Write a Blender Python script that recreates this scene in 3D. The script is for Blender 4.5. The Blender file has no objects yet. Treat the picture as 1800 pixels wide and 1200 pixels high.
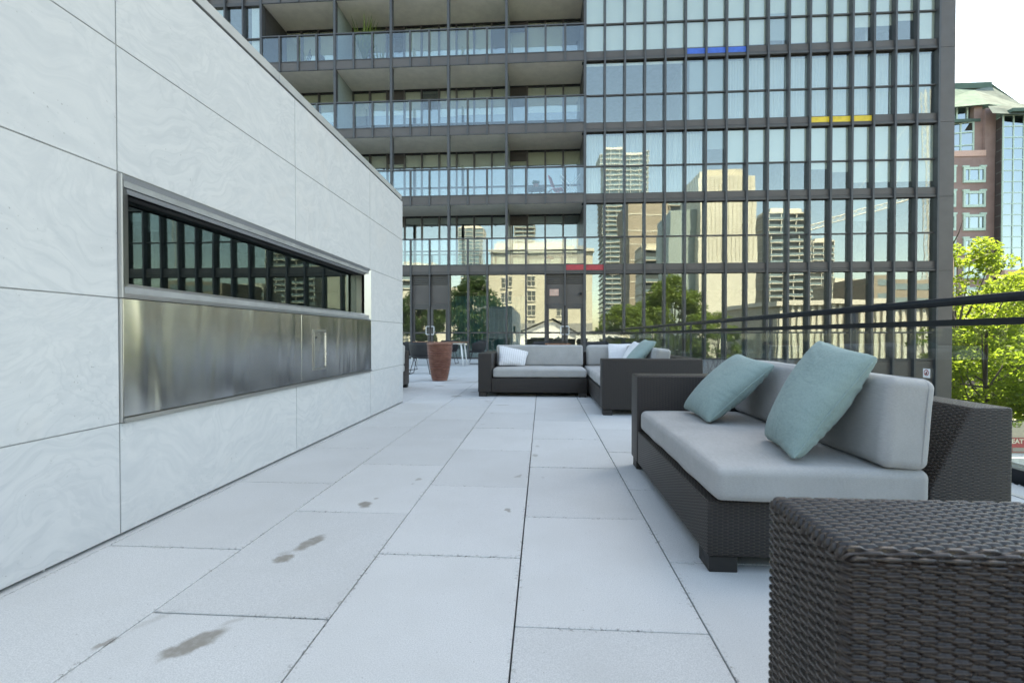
import bpy, bmesh, math, random
import numpy as np
from mathutils import Vector, Matrix
R = math.radians
sc = bpy.context.scene
col = sc.collection
random.seed(7)
rng = np.random.default_rng(11)

# ------------------------------------------------------------------ camera
F, H = 825.0, 0.93                       # focal length in pixels of an 1800 px wide frame, eye height
YAW, PITCH = math.atan(53/F), math.atan(10/F)
cd = bpy.data.cameras.new('camera'); cam = bpy.data.objects.new('camera', cd); col.objects.link(cam)
cam.location = (0, 0, H); cam.rotation_euler = (math.pi/2 - PITCH, 0, YAW)
cd.sensor_width = 36; cd.lens = F/1800*36; cd.clip_start = 0.02; cd.clip_end = 3000
cd.dof.use_dof = True; cd.dof.focus_distance = 3.2; cd.dof.aperture_fstop = 5.6
sc.camera = cam
# ------------------------------------------------------------------ sky, sun, exposure
SUN_AZ, SUN_EL = 30.0, 57.0              # degrees to the right of +Y, above the horizon
world = bpy.data.worlds.new('World'); sc.world = world; world.use_nodes = True
wn = world.node_tree.nodes; wl = world.node_tree.links
sky = wn.new('ShaderNodeTexSky'); sky.sky_type = 'NISHITA'; sky.sun_disc = False
sky.sun_elevation = R(SUN_EL); sky.sun_rotation = R(SUN_AZ)
sky.air_density = 1.0; sky.dust_density = 1.2; sky.ozone_density = 1.0
wl.new(sky.outputs[0], wn['Background'].inputs[0]); wn['Background'].inputs[1].default_value = 0.15
sd = bpy.data.lights.new('sun', 'SUN'); sun = bpy.data.objects.new('sun', sd); col.objects.link(sun)
sd.energy = 4.8; sd.angle = R(0.5); sd.color = (1.0, 0.965, 0.91)
S = Vector((math.sin(R(SUN_AZ))*math.cos(R(SUN_EL)), math.cos(R(SUN_AZ))*math.cos(R(SUN_EL)), math.sin(R(SUN_EL))))
sun.rotation_euler = S.to_track_quat('Z', 'Y').to_euler(); sun.location = S*200
vs = sc.view_settings; vs.view_transform = 'Standard'; vs.look = 'None'; vs.exposure = 2.18; vs.use_white_balance = True; vs.white_balance_temperature = 8500; vs.white_balance_tint = 3;
sc.cycles.max_bounces = 7; sc.cycles.diffuse_bounces = 3; sc.cycles.glossy_bounces = 4; sc.cycles.transmission_bounces = 3; sc.cycles.transparent_max_bounces = 14;
sc.cycles.caustics_reflective = False; sc.cycles.caustics_refractive = False; vs.gamma = 1; vs.use_curve_mapping = False

# ------------------------------------------------------------------ pixel -> place helpers
_f = Vector((-math.sin(YAW)*math.cos(PITCH), math.cos(YAW)*math.cos(PITCH), -math.sin(PITCH)))
_r = Vector((math.cos(YAW), math.sin(YAW), 0)); _u = _r.cross(_f)
def at(px, py, Y):
    d = _f + _r*((px-900)/F) - _u*((py-600)/F)
    return d*(Y/d.y) + Vector((0, 0, H))
YF = 18.5                                # front of the facade fins
YG = 18.68                               # curtain wall glass
def back(px, py, Yv):                    # something behind the camera whose mirror image stands at distance Yv
    p = at(px, py, Yv); return Vector((p.x, 2*YG - p.y, p.z))

# ------------------------------------------------------------------ objects
def tag(o, label=None, cat=None, group=None, kind=None):
    if label: o['label'] = label
    if cat: o['category'] = cat
    if group: o['group'] = group
    if kind: o['kind'] = kind
    return o
def thing(name, label, cat, loc=(0, 0, 0), rz=0.0, group=None):
    o = bpy.data.objects.new(name, None); o.empty_display_size = .2; col.objects.link(o)
    o.location = loc; o.rotation_euler = (0, 0, rz)
    return tag(o, label, cat, group)
def base_of(o):
    v = Vector((0, 0, 0))
    while o is not None:
        v = v + o.location; o = o.parent
    return v
def link(name, me, parent=None, loc=(0, 0, 0), rot=(0, 0, 0)):
    o = bpy.data.objects.new(name, me); col.objects.link(o); o.parent = parent
    o.location = loc; o.rotation_euler = rot
    return o
def piece(name, me, parent, pos, rot=(0, 0, 0)):      # shared mesh placed at a world position
    return link(name, me, parent, Vector(pos) - base_of(parent), rot)
def copy_tree(o, parent=None):
    c = o.copy(); col.objects.link(c); c.parent = parent
    for ch in list(o.children): copy_tree(ch, c)
    return c
def uv_box(me, off=(0, 0)):
    uv = me.uv_layers.new(name='UVMap'); n = len(me.loops)
    co = np.empty(len(me.vertices)*3); me.vertices.foreach_get('co', co); co = co.reshape(-1, 3)
    vi = np.empty(n, dtype=np.int64); me.loops.foreach_get('vertex_index', vi)
    out = np.empty((n, 2))
    for p in me.polygons:
        a = np.abs(np.array(p.normal)); k = int(a.argmax()); s = slice(p.loop_start, p.loop_start+p.loop_total)
        c = co[vi[s]]
        out[s] = c[:, (1, 2)] if k == 0 else c[:, (0, 2)] if k == 1 else c[:, (0, 1)]
    uv.data.foreach_set('uv', out.ravel())
class MB:
    def __init__(s): s.v = []; s.f = []
    def add(s, vs_, fs): 
        b = len(s.v); s.v += [tuple(map(float, q)) for q in vs_]; s.f += [tuple(b+i for i in f) for f in fs]; return s
    def box(s, x0, x1, y0, y1, z0, z1):
        return s.add([(x0,y0,z0),(x1,y0,z0),(x1,y1,z0),(x0,y1,z0),(x0,y0,z1),(x1,y0,z1),(x1,y1,z1),(x0,y1,z1)],
                     [(3,2,1,0),(4,5,6,7),(0,1,5,4),(1,2,6,5),(2,3,7,6),(3,0,4,7)])
    def prism(s, pts, axis, a, b):       # polygon extruded along axis ('x','y','z') from a to b
        def m(p, t): return {'x': (t, p[0], p[1]), 'y': (p[0], t, p[1]), 'z': (p[0], p[1], t)}[axis]
        n = len(pts); v = [m(p, a) for p in pts] + [m(p, b) for p in pts]
        return s.add(v, [tuple(range(n))[::-1], tuple(range(n, 2*n))] + [(i, (i+1) % n, n+(i+1) % n, n+i) for i in range(n)])
    def tube(s, path, r, n=8, cap=True):
        path = [Vector(p) for p in path]; rs = r if isinstance(r, (list, tuple)) else [r]*len(path); rings = []
        up = None
        for i, p in enumerate(path):
            d = (path[min(i+1, len(path)-1)] - path[max(i-1, 0)]).normalized()
            if up is None: up = Vector((0, 0, 1)) if abs(d.z) < .9 else Vector((1, 0, 0))
            a = d.cross(up).normalized(); b = a.cross(d).normalized(); up = b
            rings.append([p + (a*math.cos(t*2*math.pi/n) + b*math.sin(t*2*math.pi/n))*rs[i] for t in range(n)])
        fs = []
        for i in range(len(path)-1):
            for t in range(n): fs.append((i*n+t, i*n+(t+1) % n, (i+1)*n+(t+1) % n, (i+1)*n+t))
        if cap: fs += [tuple(range(n))[::-1], tuple((len(path)-1)*n+t for t in range(n))]
        return s.add([q for g in rings for q in g], fs)
    def lathe(s, prof, n=32, c=(0, 0, 0)):
        v = [(c[0]+r*math.cos(2*math.pi*t/n), c[1]+r*math.sin(2*math.pi*t/n), c[2]+z) for r, z in prof for t in range(n)]
        fs = [(i*n+t, i*n+(t+1) % n, (i+1)*n+(t+1) % n, (i+1)*n+t) for i in range(len(prof)-1) for t in range(n)]
        return s.add(v, fs)
    def mesh(s, name, mat, smooth=False, bevel=0, seg=2, uv=False, origin=(0, 0, 0)):
        me = bpy.data.meshes.new(name)
        o = Vector(origin); me.from_pydata([(a-o.x, b-o.y, c-o.z) for a, b, c in s.v], [], s.f)
        bm = bmesh.new(); bm.from_mesh(me); bmesh.ops.recalc_face_normals(bm, faces=bm.faces)
        if bevel: bmesh.ops.bevel(bm, geom=list(bm.edges), offset=bevel, segments=seg, affect='EDGES', profile=.5)
        if smooth:
            for f in bm.faces: f.smooth = True
        bm.to_mesh(me); bm.free()
        if uv: uv_box(me)
        me.materials.append(mat)
        if smooth and bevel: me.set_sharp_from_angle(angle=R(50))
        return me
    def build(s, name, mat, parent=None, smooth=False, bevel=0, seg=2, uv=False):
        return link(name, s.mesh(name, mat, smooth, bevel, seg, uv, base_of(parent)), parent)
def np_mesh(name, v, quads, mat, smooth=True):
    me = bpy.data.meshes.new(name); n = len(v); q = np.asarray(quads, dtype=np.int32)
    k = q.shape[1]
    me.vertices.add(n); me.vertices.foreach_set('co', np.asarray(v, dtype=np.float32).ravel())
    me.loops.add(q.size); me.loops.foreach_set('vertex_index', q.ravel())
    me.polygons.add(len(q)); me.polygons.foreach_set('loop_start', np.arange(len(q), dtype=np.int32)*k)
    if smooth: me.polygons.foreach_set('use_smooth', np.ones(len(q), dtype=bool))
    me.update(calc_edges=True); me.validate(); me.materials.append(mat)
    return me
def grid_quads(nu, nv, off=0, flip=False):
    i = np.arange(nu-1)[:, None]*nv + np.arange(nv-1)[None, :]
    q = np.stack([i, i+nv, i+nv+1, i+1], -1).reshape(-1, 4) + off
    return q[:, ::-1] if flip else q

# ------------------------------------------------------------------ materials
class NT:
    def __init__(s, name):
        s.m = bpy.data.materials.new(name); s.m.use_nodes = True; s.t = s.m.node_tree; s.t.nodes.clear()
        s.out = s.t.nodes.new('ShaderNodeOutputMaterial')
    def n(s, typ, ins=None, **kw):
        nd = s.t.nodes.new('ShaderNode'+typ)
        for k, v in kw.items(): setattr(nd, k, v)
        for k, v in (ins or {}).items(): s.set(nd.inputs[k], v)
        return nd
    def set(s, sock, v):
        if isinstance(v, bpy.types.NodeSocket): s.t.links.new(v, sock)
        elif isinstance(v, bpy.types.Node): s.t.links.new(v.outputs[0], sock)
        else:
            if isinstance(v, tuple) and len(v) == 3 and sock.type == 'RGBA': v = v + (1,)
            sock.default_value = v
    def math(s, op, a, b=0.0, c=0.0, clamp=False):
        nd = s.n('Math', operation=op, use_clamp=clamp); s.set(nd.inputs[0], a); s.set(nd.inputs[1], b); s.set(nd.inputs[2], c); return nd.outputs[0]
    def vm(s, op, a, b=(0, 0, 0)):
        nd = s.n('VectorMath', operation=op); s.set(nd.inputs[0], a); s.set(nd.inputs[1], b)
        return nd.outputs['Value'] if op in ('LENGTH', 'DOT_PRODUCT') else nd.outputs[0]
    def mix(s, f, a, b, bt='MIX'):
        nd = s.n('Mix', data_type='RGBA', blend_type=bt); s.set(nd.inputs[0], f); s.set(nd.inputs[6], a); s.set(nd.inputs[7], b); return nd.outputs[2]
    def ramp(s, f, a0, a1, v0=0.0, v1=1.0):
        nd = s.n('MapRange', {'From Min': a0, 'From Max': a1, 'To Min': v0, 'To Max': v1}, interpolation_type='SMOOTHSTEP'); s.set(nd.inputs[0], f); return nd.outputs[0]
    def noise(s, scale, detail=2, vec=None, rough=.5, dist=0.0):
        nd = s.n('TexNoise', {'Scale': scale, 'Detail': detail, 'Roughness': rough, 'Distortion': dist})
        if vec is not None: s.set(nd.inputs['Vector'], vec)
        return nd.outputs[0]
    def bump(s, h, strength=.3, dist=.01):
        return s.n('Bump', {'Height': h, 'Strength': strength, 'Distance': dist}).outputs[0]
    def pri(s, color, rough=.6, metal=0.0, normal=None, **ins):
        nd = s.n('BsdfPrincipled', {'Base Color': color, 'Roughness': rough, 'Metallic': metal})
        if normal is not None: s.set(nd.inputs['Normal'], normal)
        for k, v in ins.items(): s.set(nd.inputs[k.replace('_', ' ')], v)
        return nd
    def done(s, sh): s.set(s.out.inputs['Surface'], sh); return s.m
    def pos(s): return s.n('NewGeometry').outputs['Position']
    def obj(s): return s.n('TexCoord').outputs['Object']
    def rnd(s): return s.n('ObjectInfo').outputs['Random']

def simple(name, c, rough=.6, metal=0.0, var=.12, scale=6.0, spec=.5):
    t = NT(name); p = t.pos(); nz = t.noise(scale, 5, p, .6)
    f = t.ramp(nz, .3, .7, 1-var, 1+var)
    colr = t.vm('SCALE', c); colr.node.inputs['Scale'].default_value = 1
    t.set(colr.node.inputs['Scale'], f)
    rr = t.ramp(t.noise(scale*3, 3, p), .3, .7, rough*.85, min(1, rough*1.15))
    return t.done(t.pri(colr, rr, metal, Specular_IOR_Level=spec))
M = {}
def m_stone():
    t = NT('pale_veined_stone'); p = t.obj(); r = t.rnd()
    off = t.n('CombineXYZ', {'X': t.math('MULTIPLY', r, 37.0), 'Y': t.math('MULTIPLY', r, 91.0), 'Z': t.math('MULTIPLY', r, 53.0)})
    q = t.vm('ADD', p, off)
    w = t.n('TexNoise', {'Scale': 1.1, 'Detail': 3, 'Roughness': .5, 'Vector': q})
    q2 = t.vm('ADD', q, t.vm('MULTIPLY', t.vm('SUBTRACT', w.outputs[1], (.5, .5, .5)), (1.6, 1.6, 1.1)))
    fine = t.noise(7.0, 10, t.vm('MULTIPLY', q2, (.8, .8, 2.4)), .68, .3)
    ctr = t.noise(1.15, 4, t.vm('MULTIPLY', q2, (.75, .75, 1.5)), .5, .4)
    cl = t.math('SINE', t.math('ADD', t.math('MULTIPLY', ctr, 150.0), t.math('MULTIPLY', fine, 9.0)))
    patchy = t.ramp(t.noise(1.6, 3, q), .35, .65, .15, 1.0)
    strata = t.math('MULTIPLY', t.ramp(cl, .25, 1.0), patchy)
    c = t.mix(t.ramp(fine, .34, .66), (.495, .505, .51), (.555, .558, .555))
    c = t.mix(t.math('MULTIPLY', strata, .34), c, (.42, .435, .445))
    c = t.mix(t.ramp(t.noise(1.7, 4, q2, .6), .56, .72, 0, .30), c, (.56, .53, .50))
    vein = t.math('ABSOLUTE', t.math('SUBTRACT', t.noise(2.3, 5, q2, .55, .8), .5))
    c = t.mix(t.math('MULTIPLY', t.ramp(vein, .0, .010, .35, 0), t.ramp(t.noise(1.3, 2, q), .45, .6)), c, (.44, .45, .455))
    pits = t.noise(75, 2, q, .5); patch = t.ramp(t.noise(3.1, 2, q2), .50, .62)
    pm = t.math('MULTIPLY', t.ramp(pits, .70, .74), patch)
    c = t.mix(t.math('MULTIPLY', pm, .7), c, (.27, .27, .265))
    h = t.math('SUBTRACT', t.math('MULTIPLY', fine, .3), pm)
    return t.done(t.pri(c, .62, 0, t.bump(h, .35, .002), Specular_IOR_Level=.35))
M['stone'] = m_stone()
STAINS = [  # x, y, half length, half width, angle, strength : wet footprints and small drips
 (-1.052,1.345,.098,.042,54,.95),(-1.012,1.455,.055,.018,54,.35),(-1.04,2.037,.10,.038,72,.9),(-1.075,1.883,.042,.038,20,.95),(-1.10,1.93,.04,.03,60,.35),
 (-.975,2.525,.040,.055,20,.95),(-.945,2.62,.018,.014,0,.7),(-.180,2.487,.014,.036,10,.75),(-1.318,1.325,.012,.034,-20,.8),(-1.27,1.45,.09,.022,60,.30),
 (-.80,2.99,.018,.035,-30,.6),(-.81,2.90,.014,.02,10,.5),(-.157,3.10,.018,.04,-30,.6),(.008,3.085,.018,.035,20,.25),(-.09,3.09,.012,.02,0,.45),
 (-.055,3.64,.02,.05,10,.6),(-.04,3.95,.02,.04,0,.5),(-.62,4.9,.03,.03,0,.3),(-.45,4.7,.03,.02,0,.3),(-.18,4.6,.02,.03,0,.25),
 (-2.78,9.35,.40,.05,-14,.8),(-2.35,9.0,.26,.04,8,.7),(-1.75,9.2,.35,.05,5,.6),(-1.35,9.35,.25,.07,10,.7),(-1.2,9.6,.2,.06,30,.6),(-1.9,8.6,.10,.06,0,.7),
 (-1.32,7.15,.10,.08,40,.75),(-1.13,7.7,.07,.05,0,.6),(-1.05,6.85,.06,.04,20,.5),(-.78,6.66,.07,.022,-40,.8),(-.74,6.5,.075,.022,-30,.8),(-.54,6.28,.115,.022,4,.85),(-.6,5.6,.03,.05,0,.4)]
def m_paver():
    t = NT('pale_concrete_paver'); p = t.pos(); r = t.rnd()
    sp = t.noise(260, 2, p, .6); md = t.noise(2.2, 5, p, .6); fn = t.noise(38, 4, p, .6)
    c = t.mix(t.ramp(sp, .30, .70), (.47, .48, .48), (.64, .645, .64))
    c = t.mix(t.math('MULTIPLY', t.ramp(md, .35, .70), .45), c, (.49, .495, .485))
    c = t.mix(t.ramp(fn, .60, .72, 0, .25), c, (.44, .445, .44))
    k = t.ramp(r, 0, 1, .96, 1.03)
    nd = t.n('VectorMath', operation='SCALE'); t.set(nd.inputs[0], c); t.set(nd.inputs['Scale'], k); c = nd.outputs[0]
    # grit gathered along the joints and a few scattered dark grains
    g = t.n('TexCoord').outputs['Generated']; sx = t.n('SeparateXYZ', {'Vector': g})
    ex = t.math('MULTIPLY', t.math('MINIMUM', sx.outputs[0], t.math('SUBTRACT', 1.0, sx.outputs[0])), .61)
    ey = t.math('MULTIPLY', t.math('MINIMUM', sx.outputs[1], t.math('SUBTRACT', 1.0, sx.outputs[1])), .91)
    e = t.math('MINIMUM', ex, ey)
    grit = t.math('MULTIPLY', t.ramp(e, .0, .022, 1, 0), t.ramp(t.noise(60, 4, p, .7), .52, .66))
    grit = t.math('MULTIPLY', grit, t.ramp(t.noise(1.9, 2, p), .36, .54))
    c = t.mix(t.math('MULTIPLY', grit, .85), c, (.16, .15, .135))
    grain = t.ramp(t.noise(95, 1, p, .4), .765, .79)
    c = t.mix(t.math('MULTIPLY', grain, .6), c, (.20, .19, .18))
    # wet prints
    wob = t.n('TexNoise', {'Scale': 22, 'Detail': 4, 'Vector': p}); pw = t.vm('ADD', p, t.vm('MULTIPLY', t.vm('SUBTRACT', wob.outputs[1], (.5, .5, .5)), (.05, .05, 0)))
    mask = None
    for x, y, a, b, ang, st in STAINS:
        mp = t.n('Mapping', {'Vector': pw, 'Location': (x, y, 0), 'Rotation': (0, 0, R(ang)), 'Scale': (a, b, 1000)}, vector_type='TEXTURE')
        d = t.ramp(t.vm('LENGTH', mp.outputs[0]), .62 if st > .5 else .2, 1.14, st, 0)
        mask = d if mask is None else t.math('MAXIMUM', mask, d)
    mask = t.math('MULTIPLY', mask, t.ramp(t.noise(45, 4, p, .6), .25, .6, .72, 1.0))
    c = t.mix(mask, c, (.245, .228, .20))
    h = t.math('ADD', t.math('MULTIPLY', sp, .5), fn)
    return t.done(t.pri(c, t.ramp(mask, 0, 1, .78, .5), 0, t.bump(h, .25, .0015), Specular_IOR_Level=.3))
M['paver'] = m_paver()
def m_wicker(bumpy=True):
    t = NT('brown_wicker' if bumpy else 'brown_wicker_strand')
    if not bumpy:
        p = t.obj(); nz = t.noise(30, 3, p)
        c = t.mix(t.ramp(nz, .3, .7), (.022, .015, .012), (.042, .030, .024))
        return t.done(t.pri(c, t.ramp(t.noise(90, 2, p), .3, .7, .20, .29), 0, Specular_IOR_Level=.5))
    uv = t.n('TexCoord').outputs['UV']; s = t.n('SeparateXYZ', {'Vector': uv})
    u = t.math('MULTIPLY', s.outputs[0], 1/.020); v = t.math('MULTIPLY', s.outputs[1], 1/.0066)
    r = t.math('FLOOR', v); vr = t.math('SUBTRACT', v, r)
    sn = t.math('SINE', t.math('MULTIPLY', t.math('ADD', u, r), math.pi))
    bl = t.math('SUBTRACT', 1.0, t.math('POWER', t.math('ABSOLUTE', t.math('SUBTRACT', t.math('MULTIPLY', vr, 2.0), 1.0)), 2.0))
    sn = t.math('MINIMUM', t.math('MAXIMUM', t.math('MULTIPLY', sn, 1.9), -1.0), 1.0)
    h = t.math('ADD', t.math('MULTIPLY', sn, .55), t.math('MULTIPLY', bl, .45))
    stake_recess = t.ramp(sn, -.75, -.35, 1, 0)
    c = t.mix(stake_recess, (.040, .029, .023), (.010, .008, .006))  # near-black where strands dip: shade of the gaps put into the colour
    c = t.mix(t.ramp(t.noise(3, 3, t.obj()), .35, .65, 0, .35), c, (.030, .022, .018))
    return t.done(t.pri(c, .42, 0, t.bump(h, .9, .0045), Specular_IOR_Level=.5))
M['wicker'] = m_wicker(); M['strand'] = m_wicker(False)
def m_fabric(name, c1, c2, weave=900.0, rough=.9, wr=.0):
    t = NT(name); p = t.obj(); w = t.n('TexNoise', {'Scale': weave, 'Detail': 2, 'Vector': t.vm('MULTIPLY', p, (1, 1, 1))})
    big = t.noise(4, 4, p, .6)
    slub = t.noise(120, 3, t.vm('MULTIPLY', p, (.25, 1, 3)), .6)
    f = t.math('ADD', t.math('MULTIPLY', big, .45), t.math('ADD', t.math('MULTIPLY', slub, .35), t.math('MULTIPLY', w.outputs[0], .2)))
    c = t.mix(t.ramp(f, .36, .64), c1, c2)
    h = t.math('ADD', t.math('MULTIPLY', w.outputs[0], .5), t.math('ADD', t.math('MULTIPLY', slub, .3), t.math('MULTIPLY', t.noise(14, 4, p), wr)))
    crs = t.n('TexNoise', {'Scale': 4.0, 'Detail': 3, 'Roughness': .5, 'Distortion': .9, 'Vector': t.vm('MULTIPLY', p, (1, 1.8, 1))}).outputs[0]
    crs = t.math('ABSOLUTE', t.math('SUBTRACT', crs, .5))
    nb = t.n('Bump', {'Height': crs, 'Strength': 1.0, 'Distance': .005 + .006*(wr > 0)})
    b2 = t.n('Bump', {'Height': h, 'Strength': .35, 'Distance': .002, 'Normal': nb.outputs[0]})
    return t.done(t.pri(c, rough, 0, b2.outputs[0], Sheen_Weight=.15, Sheen_Roughness=.5, Specular_IOR_Level=.15))
M['fabric'] = m_fabric('taupe_grey_canvas', (.345, .34, .33), (.43, .425, .415))
M['teal'] = m_fabric('pale_teal_cotton', (.215, .295, .28), (.285, .375, .355), wr=1.5)
M['white_cloth'] = m_fabric('white_cotton', (.62, .62, .64), (.74, .74, .75), wr=1.2)
def m_striped():
    t = NT('white_striped_cotton'); p = t.obj(); s = t.n('SeparateXYZ', {'Vector': p})
    st = t.math('SINE', t.math('MULTIPLY', s.outputs[0], 2*math.pi/.035))
    c = t.mix(t.ramp(st, .2, .8, 0, .55), (.70, .70, .71), (.50, .49, .49))
    return t.done(t.pri(c, .9, 0, t.bump(t.noise(20, 4, p), .3, .004), Specular_IOR_Level=.15))
M['striped'] = m_striped()
M['foot'] = simple('dark_plastic_foot', (.018, .016, .015), .55)
M['frame'] = simple('dark_bronze_metal', (.062, .060, .061), .42, .0, .10, 2.0)
M['fin'] = simple('dark_grey_metal', (.058, .061, .067), .42, .0, .10, 2.0)
M['spandrel'] = simple('bronze_panel', (.088, .079, .076), .45, .0, .10, 1.2)
M['rail'] = simple('black_painted_rail', (.012, .014, .017), .42, 0, .15, 8.0, .22)
M['red'] = simple('red_panel', (.42, .035, .055), .4); M['blue'] = simple('blue_panel', (.03, .12, .52), .4); M['yellow'] = simple('yellow_panel', (.70, .50, .035), .4)
M['soffit'] = simple('beige_render', (.74, .70, .61), .85, 0, .06, 3.0)
M['interior'] = simple('interior_grey', (.24, .24, .24), .9); M['interior_dark'] = simple('interior_dark', (.05, .05, .05), .9)
M['blind'] = simple('pale_blind', (.74, .71, .64), .9, 0, .03, .7); M['cream_blind'] = simple('cream_blind', (.70, .66, .50), .9, 0, .05, .7)
M['grey_blind'] = simple('grey_blind', (.36, .39, .40), .9, 0, .03, .7)
M['curtain'] = simple('sheer_white_curtain', (.66, .68, .70), .9, 0, .04, 2.0); M['teal_curtain'] = simple('teal_curtain', (.07, .16, .155), .8, 0, .2, 2.0)
M['sealant'] = simple('grey_sealant', (.27, .275, .27), .8)
M['dark'] = simple('shadow_gap', (.012, .012, .013), .9)
M['coping'] = simple('pale_metal_coping', (.46, .455, .44), .38, .35, .06, 3.0)
M['white_metal'] = simple('white_metal', (.72, .73, .74), .4); M['chrome'] = simple('satin_steel', (.62, .62, .62), .28, 1.0, .05)
M['screen'] = simple('frosted_screen', (.30, .36, .35), .35, 0, .05)
M['wood'] = simple('brown_wood', (.22, .105, .06), .5, 0, .3, 14.0)
M['rope'] = simple('black_woven_rope', (.018, .018, .020), .65, 0, .3, 60.0)
M['black_wire'] = simple('black_steel_wire', (.02, .02, .022), .4)
def m_terracotta():
    t = NT('glazed_terracotta'); p = t.obj(); n1 = t.noise(9, 5, p, .65)
    c = t.mix(t.ramp(n1, .35, .7), (.19, .078, .055), (.28, .135, .10))
    return t.done(t.pri(c, .38, 0, t.bump(n1, .2, .004)))
M['terracotta'] = m_terracotta()
def m_glass(name, tint, base, refl=(1, 1, 1), wob=0.0, rough=0.0):
    t = NT(name); fr = t.math('POWER', t.n('LayerWeight', {'Blend': .5}).outputs['Facing'], 5.0)
    nrm = None
    if wob: nrm = t.bump(t.noise(.9, 2, t.pos(), .5), 1.0, wob)
    f = t.math('ADD', t.math('MULTIPLY', fr, 1-base), base, clamp=True)
    tr = t.n('BsdfTransparent', {'Color': tint}); gl = t.n('BsdfGlossy', {'Color': refl, 'Roughness': rough})
    if nrm is not None: t.set(gl.inputs['Normal'], nrm)
    mx = t.n('MixShader'); t.set(mx.inputs[0], f); t.set(mx.inputs[1], tr); t.set(mx.inputs[2], gl)
    return t.done(mx)
M['glass'] = m_glass('coated_window_glass', (.89, .935, .92), .165, (.97, 1.0, .96), .0008)
M['guard'] = m_glass('balcony_guard_glass', (.86, .91, .92), .09, (.92, .97, 1.0), .0015)
M['clear'] = m_glass('clear_guard_glass', (.93, .965, .955), .035)
M['smoked'] = m_glass('smoked_fire_glass', (.28, .34, .34), .24, (.76, .90, .88), .001)
M['far_glass'] = m_glass('far_blue_glass', (.25, .34, .36), .35, (.85, .95, 1.0))
def m_steel():
    t = NT('brushed_stainless_steel'); p = t.pos()
    wv = t.noise(1.0, 2, t.vm('MULTIPLY', p, (1, 2.6, .55)), .45, .5)
    br = t.noise(60, 3, t.vm('MULTIPLY', p, (1, 1, 25)), .6)
    h = t.math('ADD', t.math('MULTIPLY', wv, 1.0), t.math('MULTIPLY', br, .0006))
    smg = t.noise(2.0, 5, p, .6)
    c = t.mix(t.ramp(br, .3, .7), (.54, .55, .55), (.62, .625, .62))
    return t.done(t.pri(c, t.ramp(smg, .3, .7, .19, .27), 1.0, t.bump(h, 1.0, .034)))
M['steel'] = m_steel()
def m_steel2():
    t = NT('satin_steel_trim'); p = t.pos(); br = t.noise(50, 3, t.vm('MULTIPLY', p, (1, 3, 20)), .6)
    return t.done(t.pri(t.mix(t.ramp(br, .3, .7), (.42, .42, .405), (.50, .50, .485)), .36, 1.0))
M['trim'] = m_steel2()
def m_gravel():
    t = NT('grey_pebble'); r = t.noise(31, 2, t.pos(), .6)
    return t.done(t.pri(t.mix(t.ramp(r, .35, .65), (.16, .155, .15), (.60, .59, .57)), .8))
M['gravel'] = m_gravel()
def m_leaf(name, a, b, tr):
    t = NT(name); n1 = t.noise(.8, 4, t.pos(), .7); n2 = t.noise(9, 2, t.pos())
    f = t.math('ADD', t.math('MULTIPLY', n1, .55), t.math('MULTIPLY', n2, .45))
    c = t.mix(t.ramp(f, .36, .62), a, b)
    d = t.pri(c, .5, 0, Specular_IOR_Level=.35); tl = t.n('BsdfTranslucent', {'Color': t.mix(.7, c, (b[0]*2.3, b[1]*2.4, b[2]*1.8))})
    mx = t.n('MixShader'); mx.inputs[0].default_value = tr; t.set(mx.inputs[1], d); t.set(mx.inputs[2], tl)
    return t.done(mx)
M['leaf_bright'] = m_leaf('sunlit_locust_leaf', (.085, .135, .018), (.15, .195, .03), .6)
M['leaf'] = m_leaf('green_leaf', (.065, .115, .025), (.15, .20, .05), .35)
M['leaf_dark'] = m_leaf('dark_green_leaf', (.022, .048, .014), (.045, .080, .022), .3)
M['bark'] = simple('grey_bark', (.10, .085, .07), .9, 0, .3, 4.0)
M['brick'] = simple('brown_brick', (.31, .215, .195), .85, 0, .08, .8)
M['copper'] = simple('green_copper_roof', (.11, .165, .14), .9, 0, .10, .5, .05); M['pale_green'] = simple('pale_green_frame', (.50, .66, .57), .5)
M['pale_roof'] = simple('pale_roof_panel', (.14, .17, .155), .9, 0, .2, .5, .05)
M['cream'] = simple('cream_render', (.58, .545, .45), .85, 0, .06, .15); M['cream2'] = simple('pale_cream_concrete', (.62, .60, .525), .85, 0, .07, .1)
M['beige'] = simple('beige_concrete', (.50, .465, .40), .85, 0, .08, .1); M['brown_c'] = simple('brown_concrete', (.34, .295, .24), .85, 0, .08, .1)
M['white_c'] = simple('white_concrete', (.66, .63, .56), .8, 0, .06, .1); M['win_dark'] = simple('dark_window', (.10, .115, .12), .15)
M['win_blue'] = simple('blue_grey_window', (.20, .27, .30), .2); M['asphalt'] = simple('asphalt', (.055, .055, .056), .9, 0, .2, .6)
M['podium'] = simple('grey_podium', (.30, .30, .29), .8); M['sign_red'] = simple('sign_red', (.40, .035, .03), .5); M['tan'] = simple('tan_wall', (.55, .47, .35), .8)
M['letters'] = simple('cream_letters', (.75, .68, .52), .6); M['sign_white'] = simple('sign_white', (.8, .8, .8), .5); M['black'] = simple('sign_black', (.02, .02, .02), .5)
M['plaque'] = simple('pinkish_plaque', (.62, .40, .33), .6); M['crane'] = simple('white_crane_steel', (.70, .69, .64), .5)
M['slate'] = simple('slate_roof', (.10, .105, .11), .7)
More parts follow.
